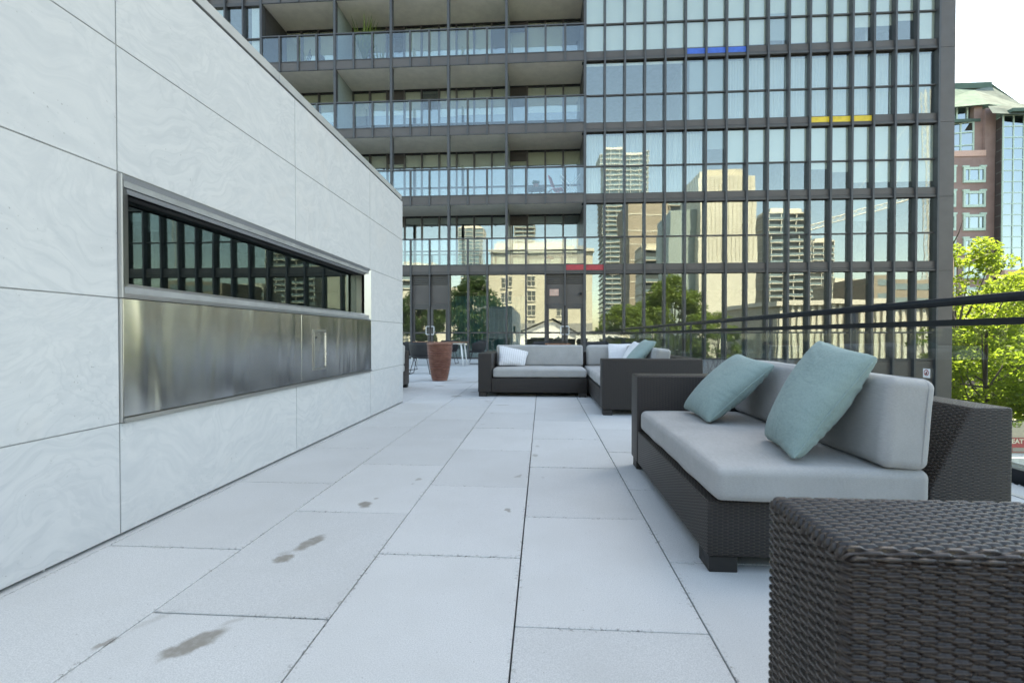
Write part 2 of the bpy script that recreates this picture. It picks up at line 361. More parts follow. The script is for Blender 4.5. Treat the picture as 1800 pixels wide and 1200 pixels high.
# ================================================================== ground and terrace
g = MB().box(-900, 900, -900, 900, -9.6, -9.0).build('street_ground', M['asphalt']); tag(g, kind='structure')
PD = MB()
PD.box(-16, 3.42, -34, YG+.3, -9.0, -.071)
pod = PD.build('podium', M['podium']); tag(pod, kind='structure')
TER = bpy.data.objects.new('terrace_floor', MB().box(-15.9, 2.78, -33.9, YG-.02, -.07, -.045).mesh('terrace_floor', M['dark'])); col.objects.link(TER); tag(TER, kind='structure')
PW, PL, GAP = .611, .915, .0055
pm = MB().box(-PW/2+GAP/2, PW/2-GAP/2, -PL/2+GAP/2, PL/2-GAP/2, -.044, 0).mesh('paver', M['paver'], bevel=.0018, seg=1)
far = MB()
for i in range(-26, 5):
    x = -.088 + PW*(i+.5)
    yo = 1.49 if i % 2 == 0 else 1.955
    for j in range(-40, 21):
        y = yo + PL*(j+.5)
        if y-PL/2 > YG-.1 or y+PL/2 < -33 or x < -15.5: continue
        if x < -1.95 and y < 5.5 and y > -8: continue
        y1 = min(y+PL/2, YG-.03)
        if 2.78 - (x+PW/2) < -.2: continue
        near = -.6 < y < 9.2 and x > -4.3 and y1 == y+PL/2
        if near:
            o = link('paver', pm, TER, (x + random.uniform(-.0008, .0008), y + random.uniform(-.001, .001), random.uniform(-.0012, .0012)),
                     (random.uniform(-.0009, .0009), random.uniform(-.0009, .0009), 0))
        else:
            far.box(x-PW/2+GAP/2, x+PW/2-GAP/2, y-PL/2+GAP/2, y1-GAP/2, -.044, random.uniform(-.001, .001))
o = far.build('distant_pavers', M['paver'], TER); tag(o, kind='stuff')
for j in range(-8, 8):                    # cut pavers running in under the stone wall
    ya = .57 + PL*j
    if -.5 < ya < 5.3:
        fl_ = MB().box(-2.02, -1.9235, ya+GAP/2, ya+PL-GAP/2, -.044, -.0008).build('paver', M['paver'], TER)
# edging kerb, gravel strip beside the glass guard
MB().box(2.735, 2.78, -33, YG-.05, -.06, .004).build('edging_strip', M['coping'], TER)
gb = MB().box(2.781, 3.42, -33.9, YG-.02, -.07, -.03).build('gravel_bed', M['podium']); tag(gb, kind='structure')
def pebbles():
    ico = bmesh.new(); bmesh.ops.create_icosphere(ico, subdivisions=1, radius=1)
    bv = np.array([v.co[:] for v in ico.verts]); bf = np.array([[v.index for v in f.verts] for f in ico.faces]); ico.free()
    n = 5200; V = []; Fc = []
    x = rng.uniform(2.80, 3.03, n); y = np.concatenate([rng.uniform(1.6, 5.0, 3600), rng.uniform(5, 12, 1600)])
    for k in range(n):
        s = rng.uniform(.007, .015)*np.array([1, rng.uniform(.7, 1.3), rng.uniform(.5, .8)]); a = rng.uniform(0, 6.28)
        c, d = math.cos(a), math.sin(a); v = bv*s; v = np.stack([v[:, 0]*c-v[:, 1]*d, v[:, 0]*d+v[:, 1]*c, v[:, 2]], 1)
        V.append(v+[x[k], y[k], -.024+rng.uniform(0, .014)]); Fc.append(bf+k*len(bv))
    me = np_mesh('gravel', np.concatenate(V), np.concatenate(Fc), M['gravel']); o = link('gravel', me)
    tag(o, 'loose grey pebbles in the strip under the glass guard', 'gravel', kind='stuff')
pebbles()

# ================================================================== stone wall with the fireplace
WX = -1.944
wall = thing('stone_wall', 'long wall clad in large pale veined stone panels at the left of the terrace', 'wall', (WX, 2, 0))
wc = MB().box(-3.6, WX-1.0, -6.0, 6.42, .046, 2.79)
wc.box(WX-1.0, WX-.004, -6.0, 2.03, .046, 2.79); wc.box(WX-1.0, WX-.004, 5.22, 6.42, .046, 2.79)
wc.box(WX-1.0, WX-.004, 2.03, 5.22, .046, 1.16); wc.box(WX-1.0, WX-.004, 2.03, 5.22, 1.625, 2.79)
wc.build('wall_core', M['sealant'], wall)
MB().box(-3.5, WX-.06, -5.9, 6.3, 0, .0445).build('plinth_recess', M['dark'], wall)
YJ = [-5.9, -4.25, -2.68, -1.12, .46, 2.04, 3.60, 5.21, 6.452]
ZJ = [.014, .527, 1.103, 1.682, 2.258, 2.795]
JG = .0055
def panel_mesh(w, h, t=.03):
    return MB().box(-t, 0, -w/2, w/2, -h/2, h/2).mesh('stone_panel', M['stone'], bevel=.0012, seg=1)
cache = {}
for a in range(len(YJ)-1):
    for b in range(5):
        if a in (5, 6) and b in (1, 2): continue
        w, h = YJ[a+1]-YJ[a]-JG, ZJ[b+1]-ZJ[b]-JG; k = (round(w, 3), round(h, 3))
        if k not in cache: cache[k] = panel_mesh(w, h)
        piece('stone_panel', cache[k], wall, (WX+random.uniform(-.0006, .0006), (YJ[a]+YJ[a+1])/2, (ZJ[b]+ZJ[b+1])/2))
for b in range(5):                        # end face of the wall
    h = ZJ[b+1]-ZJ[b]-JG
    me = MB().box(-.80, .80, -.03, 0, -h/2, h/2).mesh('stone_panel', M['stone'], bevel=.0012, seg=1)
    piece('stone_panel', me, wall, (WX-.80-.034, 6.452, (ZJ[b]+ZJ[b+1])/2))
MB().box(-3.55, WX-.045, -5.95, 6.40, 2.7955, 2.822).build('coping_gap', M['dark'], wall)
for y0, y1 in ((-5.95, -3.6), (-3.596, -1.2), (-1.196, 1.1), (1.104, 3.4), (3.404, 5.55), (5.554, 6.452)):
    MB().box(-3.6, WX-.012, y0, y1, 2.823, 2.888).build('coping', M['coping'], wall, bevel=.002, seg=1)
for y in (1.35, 1.72, 2.2, 2.62, 3.3, 4.2, 5.0, 5.8):
    MB().box(WX-.05, WX-.02, y, y+.004, .0, .02).build('foot_bracket', M['white_metal'], wall)
fp = thing('outdoor_fireplace', 'long stainless steel fireplace with dark glass set into the pale stone wall', 'fireplace', (WX, 3.6, ZJ[1]))
y0, y1, zm = YJ[5]+.010, YJ[7]-.008, ZJ[2]
FX = WX+.012
# window surround: four mitred trims sloping into the opening
yi0, yi1, zi0, zi1, dx = y0+.085, y1-.07, zm+.075, ZJ[3]-.075, .05
def trim(name, outer, inner):
    (ya, za), (yb, zb) = outer; (yc, zc), (yd, zd) = inner
    m = MB().add([(FX, ya, za), (FX, yb, zb), (FX-dx, yd, zd), (FX-dx, yc, zc), (FX-dx-.03, ya, za), (FX-dx-.03, yb, zb), (FX-dx-.03, yd, zd), (FX-dx-.03, yc, zc)],
                 [(0,1,2,3),(4,7,6,5),(0,4,5,1),(1,5,6,2),(2,6,7,3),(3,7,4,0)])
    return m.build(name, M['trim'], fp)
za, zb = zm+.003, ZJ[3]-.006
trim('top_trim', ((y0, zb), (y1, zb)), ((yi0, zi1), (yi1, zi1)))
trim('bottom_trim', ((y0, za), (y1, za)), ((yi0, zi0), (yi1, zi0)))
trim('side_trim', ((y0, za), (y0, zb)), ((yi0, zi0), (yi0, zi1)))
trim('side_trim', ((y1, za), (y1, zb)), ((yi1, zi0), (yi1, zi1)))
MB().box(FX-.03, FX+.004, y0-.009, y0-.001, za, zb).build('edge_angle', M['coping'], fp)
MB().box(FX-.03, FX-.004, y0-.009, y0-.001, ZJ[1]+.004, za-.004).build('edge_angle', M['coping'], fp)
# reveal, glass, firebox behind
MB().box(FX-.22, FX-dx-.002, yi0-.004, yi0, zi0, zi1).build('reveal', M['interior_dark'], fp)
MB().box(FX-.22, FX-dx-.002, yi1, yi1+.004, zi0, zi1).build('reveal', M['trim'], fp)
MB().box(FX-.22, FX-dx-.002, yi0, yi1, zi1, zi1+.004).build('reveal', M['interior_dark'], fp)
MB().box(FX-.22, FX-dx-.002, yi0, yi1, zi0-.004, zi0).build('reveal', M['trim'], fp)
MB().box(FX-.150, FX-.142, yi0+.001, yi1-.001, zi0+.001, zi1-.001).build('fire_glass', M['smoked'], fp)
MB().box(FX-.9, FX-.6, yi0, yi1, zi0-.1, zi1+.1).build('firebox', M['interior_dark'], fp)
# lower stainless sheets and access hatch
ys = 3.66
MB().box(FX-.03, FX, y0, ys-.0015, ZJ[1]+.026, zm-.001).build('steel_panel', M['steel'], fp, bevel=.002, seg=1)
MB().box(FX-.03, FX, ys+.0015, y1, ZJ[1]+.026, zm-.001).build('steel_panel', M['steel'], fp, bevel=.002, seg=1)
MB().box(FX-.03, FX+.010, y0, y1, ZJ[1]+.002, ZJ[1]+.022).build('bottom_trim', M['trim'], fp, bevel=.002, seg=1)
hy0, hy1, hz0, hz1 = 3.86, 4.06, .655, .965
h = MB().box(FX+.0005, FX+.007, hy0, hy1, hz0, hz1).build('access_hatch', M['steel'], fp, bevel=.0015, seg=1)
fr = MB(); w = .010
fr.box(FX+.0005, FX+.004, hy0-.022, hy0-.004, hz0-.02, hz1+.02); fr.box(FX+.0005, FX+.004, hy1+.004, hy1+.022, hz0-.02, hz1+.02)
fr.box(FX+.0005, FX+.004, hy0-.004, hy1+.004, hz1+.004, hz1+.02); fr.box(FX+.0005, FX+.004, hy0-.004, hy1+.004, hz0-.02, hz0-.004)
fr.build('hatch_frame', M['trim'], h)
MB().tube([(FX+.008, hy1+.0, hz0+.01), (FX+.008, hy1, hz1-.01)], .006, 8).build('hinge', M['chrome'], h)
MB().tube([(FX+.0, hy0+.03, hz1-.05), (FX+.011, hy0+.03, hz1-.05)], .008, 12).build('lock', M['black'], h)
# ================================================================== the dark glass tower at the end of the terrace
tower = thing('apartment_tower', 'tall dark framed glass apartment tower with recessed balconies closing the terrace', 'building', (1.66, YG, 0))
B, X0, XR = .7676, 1.66, 14.71
ZB = lambda k: 3.36 + 2.755*k             # underside of the band at each floor
BH, TR = .36, 1.08                        # band height, height of the rail / transom above the band
BP = [1.66, -1.41, -3.72, -6.03, -8.34, -11.41]        # full height posts between balconies
NK = 5                                    # floors built in full
XL = -15.26
ZTOP = ZB(17)
bays_r = [X0 + B*i for i in range(18)]
bl = .7690
bays_l = [1.66 - .7675*i for i in range(18)]            # 1.66 ... -11.39
bays_ll = [-11.41 - .77*i for i in range(6)]
tilt = lambda s=.0022: (random.gauss(0, s), 0, random.gauss(0, s))
def pane(name, x0, x1, z0, z1, y, mat='glass', th=.012, s=.0018, parent=tower, c={}):
    w, h = round(x1-x0, 3), round(z1-z0, 3); k = (name, w, h, mat, th)
    if k not in c: c[k] = MB().box(-w/2, w/2, -th/2, th/2, -h/2, h/2).mesh(name, M[mat])
    return piece(name, c[k], parent, ((x0+x1)/2, y, (z0+z1)/2), tilt(s) if s else (0, 0, 0))
# --- fins
fin_c = {}
def fin(name, x, z0, z1, w=.055, ya=YF, yb=YG+.05, mat='fin'):
    h = round(z1-z0, 3); k = (name, h, w, ya, yb, mat)
    if k not in fin_c: fin_c[k] = MB().box(-w/2, w/2, ya, yb, -h/2, h/2).mesh(name, M[mat])
    return link(name, fin_c[k], tower, Vector((x, 0, (z0+z1)/2)) - base_of(tower))
for i, x in enumerate(bays_r):
    fin('mullion', x, -9.0, ZB(NK)+BH, .10 if i == 0 else .068)
for x in BP[1:]:
    fin('balcony_post', x, ZB(0)+.01, ZB(NK)+BH, .095)
for x in bays_ll[1:]:
    fin('mullion', x, 0, ZB(NK)+BH)
for x in bays_l[1:]:
    if not (-5.2 < x < -3.8 or .2 < x < 1.6): fin('mullion', x, 0, ZB(0)-.005, .065)
# --- corner pier with joints at every floor
for k in range(-3, NK):
    z0, z1 = ZB(k)+.006, ZB(k+1)-.006
    MB().box(XR+.03, 15.26, YF+.02, YG+.3, z0, z1).build('corner_panel', M['spandrel'], tower)
MB().box(XR+.03, 15.25, YF+.035, YG+.3, -9, ZB(NK)).build('corner_core', M['dark'], tower)
# --- bands: frame strip below, coloured or bronze panel above
def band(xa, xb, k, name='spandrel_panel', mat='spandrel', y=YG-.06):
    pane(name, xa, xb, ZB(k)+.145, ZB(k)+BH-.012, y, mat, .04, 0)
for k in range(0, NK+1):
    z = ZB(k)
    MB().box(X0+.03, XR, YG-.13, YG+.1, z, z+.06).build('floor_trim', M['frame'], tower)
    MB().box(X0+.03, XR, YG-.09, YG+.1, z+.075, z+.135).build('floor_trim', M['frame'], tower)
    MB().box(X0+.03, XR, YG-.07, YG+.08, z+BH-.012, z+BH+.02).build('floor_trim', M['frame'], tower)
    MB().box(X0-.1, XR+.03, YG-.035, YG+.12, z-.02, z+BH).build('floor_core', M['dark'], tower)
    for i in range(17):
        mat = 'blue' if (k == 3 and i in (5, 6, 7)) else 'yellow' if (k == 2 and i in (11, 12, 13)) else 'red' if (k == 0 and i == 0) else 'spandrel'
        band(bays_r[i]+.03, bays_r[i+1]-.03, k, mat=mat)
# --- curtain wall panes
def blind(x0, x1, z0, z1, mat, y=None, name='blind'):
    pane(name, x0-.025, x1+.025, z0, z1, (YG+.07) if y is None else y, mat, .006, 0)
def drape(x0, x1, z0, z1, mat='curtain', y=YG+.22, seed=0, amp=.035, per=.11):
    n = max(8, int((x1-x0)/.018)); r = random.Random(seed); ph = r.uniform(0, 6)
    m = MB(); v = []; 
    for i in range(n+1):
        x = x0+(x1-x0)*i/n; yy = y + amp*math.sin(2*math.pi*x/per+ph+.9*math.sin(x*5)) + .4*amp*math.sin(2*math.pi*x/(per*.37))
        v += [(x, yy, z0), (x, yy, z1)]
    m.add(v, [(2*i, 2*i+2, 2*i+3, 2*i+1) for i in range(n)])
    return m.build('curtain', M[mat], tower, smooth=True)
PATT = {3: 'BBBBBBBBBbBBBhhhB', 2: 'sssssggCCCCCCCCCC', 1: 'CCCCCCpUUUUhhqqqq', 0: '.........pp..pp..', 4: 'BBBBBBBBBBBBBBBBB'}
for k in range(0, NK):
    z0 = ZB(k)+BH; zt = z0+TR; z1 = ZB(k+1)
    MB().box(X0+.03, XR, YG-.05, YG+.05, zt-.025, zt+.025).build('transom', M['frame'], tower)
    for i in range(17):
        xa, xb = bays_r[i]+.025, bays_r[i+1]-.025
        pane('window_pane', xa, xb, z0+.02, zt-.025, YG)
        pane('window_pane', xa, xb, zt+.025, z1-.001, YG)
        c = PATT[k][i]
        if c == 'B': blind(xa, xb, z0+.03+random.choice((0, 0, .02, .1)), z1, 'blind')
        elif c == 'b': blind(xa, xb, zt+.2, z1, 'blind'); blind(xa, xb, z0+.25, zt+.19, 'grey_blind')
        elif c == 'h': blind(xa, xb, zt-.12-.35*random.random(), z1, 'blind')
        elif c == 'q': blind(xa, xb, z0+.28, z1, 'blind')
        elif c == 'U': blind(xa, xb, zt+.03, z1, 'blind')
        elif c == 's': blind(xa, xb, z1-.13, z1, 'blind')
        elif c == 'g': blind(xa+(.2 if i == 5 else 0), xb, z0, z1-.10, 'grey_blind')
        elif c == 'p': blind(xa, xb, z1-random.uniform(.3, .9), z1, 'grey_blind')
        elif c == 'C': drape(xa-.02, xb+.02, z0, z1, seed=k*31+i)
# --- left stretch of curtain wall beyond the balconies
for k in range(0, NK+1):
    z = ZB(k)
    MB().box(-15.26, -11.45, YG-.09, YG+.1, z, z+.14).build('floor_trim', M['frame'], tower)
    MB().box(-15.26, -11.45, YG-.05, YG+.1, z+.145, z+BH).build('spandrel_panel', M['spandrel'], tower)
    if k < NK:
        zt = z+BH+TR
        MB().box(-15.26, -11.45, YG-.05, YG+.05, zt-.025, zt+.025).build('transom', M['frame'], tower)
        for i in range(5):
            xb, xa = bays_ll[i]-.025, bays_ll[i+1]+.025
            pane('window_pane', xa, xb, z+BH+.002, zt-.025, YG); pane('window_pane', xa, xb, zt+.025, ZB(k+1)-.002, YG)
            if i % 2 == 0: blind(xa+.25, xb, z+BH, ZB(k+1), 'curtain')
# --- balconies
YB = YF+1.78
for k in range(0, NK+1):
    z = ZB(k)
    MB().box(-11.37, X0-.04, YF+.06, YB+.4, z+.02, z+BH-.02).build('balcony_slab', M['soffit'], tower)
    MB().box(-11.37, X0-.04, YF+.035, YF+.058, z+.004, z+BH-.004).build('slab_edge', M['spandrel'], tower)
    MB().box(-11.37, X0-.04, YF+.02, YF+.034, z+.004, z+.05).build('edge_trim', M['frame'], tower)
    if k == 0:
        MB().box(-11.37, X0-.04, YF+.015, YF+.034, z+.07, z+.12).build('edge_trim', M['frame'], tower)
        pane('spandrel_panel', bays_l[1]+.03, bays_l[0]-.04, z+.145, z+BH-.012, YF+.02, 'red', .02, 0)
    zr = z+BH+TR
    if k == NK: continue
    MB().box(-11.37, X0-.04, YF-.005, YF+.075, zr-.045, zr).build('guard_rail', M['fin'], tower)
    MB().box(-11.37, X0-.04, YF+.02, YF+.06, z+BH+.0, z+BH+.035).build('guard_rail', M['fin'], tower)
    for i, x in enumerate(bays_l[1:-1]):
        if min(abs(x-q) for q in BP) < .2: continue
        MB().box(x-.038, x+.038, YF-.02, YF+.018, z-.02, zr-.004).build('guard_post', M['fin'], tower)
    for i in range(17):
        pane('guard_glass', bays_l[i+1]+.03, bays_l[i]-.03, z+BH+.036, zr-.047, YF+.045, 'guard', .012, .0012)
    # back wall of the recess: header, posts, transom, panes, blinds
    z0, z1 = z+BH, ZB(k+1)+.02
    MB().box(-11.3, X0-.05, YB-.03, YB+.08, z1-.06, z1).build('window_head', M['dark'], tower)
    MB().box(-11.3, X0-.05, YB-.025, YB+.07, z0+.86, z0+.92).build('window_transom', M['frame'], tower)
    MB().box(-11.3, X0-.05, YB-.03, YB+.08, z0-.0, z0+.06).build('window_sill', M['frame'], tower)
    rr = random.Random(k*5+2)
    unit_mat, drop = 'cream_blind', .8
    for i in range(17):
        xa, xb = bays_l[i+1]+.035, bays_l[i]-.035
        MB().box(bays_l[i]-.035, bays_l[i]+.035, YB-.045, YB+.09, z0, z1-.001).build('window_post', M['frame'], tower)
        if i in (3, 10):
            lv = MB()
            for q in range(6): lv.box(xa, xb, YB-.03, YB+.0, z1-.43+q*.05, z1-.40+q*.05)
            lv.box(xa, xb, YB+.001, YB+.03, z1-.45, z1-.061)
            lv.build('louvre', M['frame'], tower)
            pane('balcony_pane', xa, xb, z0+.06, z1-.46, YB+.02)
        else:
            pane('balcony_pane', xa, xb, z0+.06, z0+.86, YB+.02); pane('balcony_pane', xa, xb, z0+.92, z1-.061, YB+.02)
        if i in (0, 4, 7, 10, 13):
            drop = {0: .25, 1: .62, 2: 1.1, 3: 1.6, 4: 1.0}[k] * rr.uniform(.7, 1.25); unit_mat = rr.choice(['cream_blind', 'cream_blind', 'blind']) if k else 'grey_blind'
        if rr.random() < .85: blind(xa, xb, z1-.06-min(2.0, drop), z1-.06, unit_mat, YB+.10)
    # side cheeks and privacy screens
    for x in (-1.41, -8.34):
        MB().box(x-.02, x+.02, YF+.30, YB-.05, z0, z1-.002).build('privacy_screen', M['screen'], tower)
    MB().box(X0-.05, X0+.05, YG+.1, YB+.3, z0, z1-.03).build('balcony_cheek', M['frame'], tower)
    MB().box(-11.46, -11.36, YG+.1, YB+.3, z0, z1-.03).build('balcony_cheek', M['frame'], tower)
# --- ground floor
zt = 1.05; ZC = ZB(0)-.005
MB().box(-15.26, XR, YG-.05, YG+.05, zt-.03, zt+.03).build('transom', M['frame'], tower)
MB().box(-15.26, XR+.03, YG-.05, YG+.06, 0.001, .07).build('base_sill', M['frame'], tower)
DR = [(-3.72, -5.26), (1.66, .125)]
def in_door(x): return any(b-.05 < x < a+.05 for a, b in DR)
allb = [(bays_r[i]+.025, bays_r[i+1]-.025) for i in range(17)] + [(bays_l[i+1]+.025, bays_l[i]-.025) for i in range(17)] + [(bays_ll[i+1]+.025, bays_ll[i]-.025) for i in range(5)]
for xa, xb in allb:
    if in_door((xa+xb)/2): continue
    pane('window_pane', xa, xb, .07, zt-.03, YG); pane('window_pane', xa, xb, zt+.03, ZC, YG)
for xa, xb in [(-3.70, -2.97), (-2.93, -2.2), (-2.16, -1.43), (-1.39, -.66)]:
    drape(xa, xb, .05, 2.55, 'teal_curtain', YG+.35, int(xa*100), .06, .19)
MB().box(-15.26, X0-.05, YF+.10, YG+.1, ZB(0)-.004, ZB(0)+.018).build('ground_head', M['frame'], tower)
for (xr, xl) in DR:
    xc = (xr+xl)/2
    d = link('double_door', MB().box(-.769+.03, .769-.03, -.05, .05, 2.10, 2.20).mesh('door_head', M['frame']), tower, Vector((xc, YG, 0))-base_of(tower))
    for s in (-1, 1):
        f = MB(); a, b = (xc+.02, xr-.045) if s > 0 else (xl+.045, xc-.02)
        f.box(a, a+.10, YG-.04, YG+.04, .01, 2.098); f.box(b-.10, b, YG-.04, YG+.04, .01, 2.098)
        f.box(a+.10, b-.10, YG-.04, YG+.04, 1.99, 2.098); f.box(a+.10, b-.10, YG-.04, YG+.04, .01, .26)
        f.build('door_leaf', M['frame'], d)
        MB().box(a+.10, b-.10, YG-.006, YG+.006, .26, 1.99).build('door_glass', M['glass'], d)
        hx = xc+s*.03
        MB().tube([(hx, YG-.05, 1.30), (hx+s*.11, YG-.09, 1.30), (hx+s*.13, YG-.10, 1.28), (hx+s*.13, YG-.10, 1.00), (hx+s*.11, YG-.09, .98), (hx, YG-.05, .98)], .016, 8).build('pull_handle', M['white_metal'], d, smooth=True)
    for s in (-1, 1):
        a, b = (xc+.03, xr-.04) if s > 0 else (xl+.04, xc-.03)
        MB().box(a, b, YG-.02, YG+.02, 2.205, 2.97).build('door_panel', M['spandrel'], tower)
        lv = MB()
        for q in range(5): lv.box(a, b, YG-.05, YG-.01, 3.0+q*.07, 3.04+q*.07)
        lv.box(a, b, YG+.0, YG+.02, 2.975, ZC)
        lv.build('louvre', M['frame'], tower)
    fin('mullion', xc, 2.10, ZC, .05)
# lower floors below the terrace, right of the guard
for i in range(17):
    if bays_r[i+1] < 3.3: continue
    pane('lower_panel', bays_r[i]+.03, bays_r[i+1]-.03, -2.6, -.02, YG-.02, 'spandrel', .04, 0)
    pane('lower_panel', bays_r[i]+.03, bays_r[i+1]-.03, -9, -2.65, YG-.02, 'spandrel', .04, 0)
# --- rooms behind the glass, and the storeys above the frame
for k in range(0, NK+1):
    MB().box(X0+.06, 15.2, YG+.121, YG+7, ZB(k)-.02, ZB(k)+BH).build('floor_slab', M['interior'], tower)
    MB().box(-11.3, X0+.03, YB+.41, YG+7, ZB(k)+.02, ZB(k)+BH-.02).build('floor_slab', M['interior'], tower)
    MB().box(-15.2, -11.35, YG+.121, YG+7, ZB(k)+.01, ZB(k)+BH).build('floor_slab', M['interior'], tower)
MB().box(-15.26, 15.24, YG+7, YG+7.2, -.05, ZB(NK)+BH).build('room_wall', M['interior'], tower)
MB().box(-15.26, 15.24, YG+.3, YG+7, -.06, -.001).build('room_floor', M['interior'], tower)
for x in (-11.35, -1.41, X0, 5.5, 9.34, 12.41):
    MB().box(x-.05, x+.05, (YB+.12 if x < 2 else YG+.3), YG+6.99, ZB(0)+BH, ZB(NK)-.03).build('party_wall', M['interior'], tower)
MB().box(15.2, 15.25, YG+.3, YG+15, -9, ZTOP).build('end_wall', M['spandrel'], tower)
MB().box(-15.26, -15.2, YG+.3, YG+15, -9, ZTOP).build('end_wall', M['spandrel'], tower)
up = MB().box(-15.26, 15.26, YF+.1, YG+15, ZB(NK)+BH+.01, ZTOP).build('upper_storeys', M['win_dark'], tower)
upb = MB()
for k in range(NK+1, 17): upb.box(-15.28, 15.28, YF, YG+15.02, ZB(k), ZB(k)+BH)
for i in range(-22, 18): upb.box(X0+B*i-.03, X0+B*i+.03, YF-.02, YF+.1, ZB(NK)+BH+.011, ZTOP)
upb.build('upper_frame', M['fin'], tower)
MB().box(-15.24, 15.24, YG+14.8, YG+15, -9, ZB(NK)).build('rear_wall', M['spandrel'], tower)
MB().box(X0+.06, 15.2, YG+.12, YG+.2, -9, -.07).build('lower_core', M['dark'], tower)
# small fittings on the tower
pq = thing('wall_plaque', 'small pinkish plaque on the dark panel above the right double door', 'sign', at(974, 514, YG-.03))
c = pq.location.copy()
MB().box(c.x-.18, c.x+.18, YG-.055, YG-.022, c.z-.13, c.z+.13).build('plate', M['plaque'], pq, bevel=.004, seg=1)
ln = MB()
for q in (-.10, 0, .10): ln.box(c.x+q-.006, c.x+q+.006, YG-.060, YG-.0555, c.z-.10, c.z+.10)
ln.build('plate_ribs', M['tan'], pq)
cm = thing('security_camera', 'small black security camera above the right double door', 'camera', at(1020, 516, YG-.03))
c = cm.location.copy()
MB().box(c.x-.02, c.x+.05, YG-.06, YG-.021, c.z-.05, c.z+.05).build('mount', M['black'], cm)
MB().tube([(c.x+.03, YG-.06, c.z), (c.x-.02, YG-.20, c.z-.02), (c.x-.08, YG-.30, c.z-.03)], [.03, .045, .04], 10).build('camera_body', M['black'], cm)
# ================================================================== glass guard along the right edge
RX = 3.10
guard = thing('glass_guard', 'black steel guard with clear glass panels along the right edge of the terrace', 'railing', (RX, 6, 0))
MB().tube([(RX, -6, 1.188), (RX, YG-.2, 1.188)], .033, 20).build('handrail', M['rail'], guard, smooth=True)
MB().box(RX-.022, RX+.022, -6, YG-.2, 1.004, 1.052).build('mid_rail', M['rail'], guard, bevel=.004, seg=2)
MB().box(RX-.10, RX+.05, -6, YG-.2, -.03, .085).build('base_shoe', M['rail'], guard, bevel=.004, seg=1)
YP = [4.87+1.72*i for i in range(-6, 9)]
for y in YP:
    MB().box(RX-.012, RX+.012, y-.032, y+.032, .086, 1.003).build('post', M['fin'], guard)
    MB().box(RX-.010, RX+.010, y-.028, y+.028, 1.053, 1.172).build('post_head', M['fin'], guard)
for a, b in zip(YP[:-1], YP[1:]):
    MB().box(RX-.036, RX-.024, a+.008, b-.008, .086, .985).build('glass_panel', M['clear'], guard)
# no smoking decal on the guard glass
sg = thing('prohibition_sign', 'small white no open flame sign with a red ring on the guard glass', 'sign', (RX-.037, 3.947, .60))
SY, SZ = 3.947, .632
MB().box(RX-.0395, RX-.0365, SY-.033, SY+.033, SZ-.036, SZ+.036).build('plate', M['sign_white'], sg)
ring = MB(); n = 32
v = [(RX-.0400, SY+r*math.cos(2*math.pi*i/n), SZ+.004+r*math.sin(2*math.pi*i/n)) for r in (.024, .018) for i in range(n)]
ring.add(v, [(i, (i+1) % n, n+(i+1) % n, n+i) for i in range(n)])
ring.add([(RX-.0402, SY-.019, SZ+.019), (RX-.0402, SY-.015, SZ+.023), (RX-.0402, SY+.019, SZ-.011), (RX-.0402, SY+.015, SZ-.015)], [(0, 1, 2, 3)])
ring.build('red_ring', M['sign_red'], sg)
fl = MB().add([(RX-.0399, SY+a, SZ+.004+b) for a, b in ((-.008, -.014), (.008, -.014), (.010, -.004), (.004, .002), (.005, .012), (-.002, .005), (-.009, -.003))], [tuple(range(7))])
fl.build('flame_symbol', M['black'], sg)

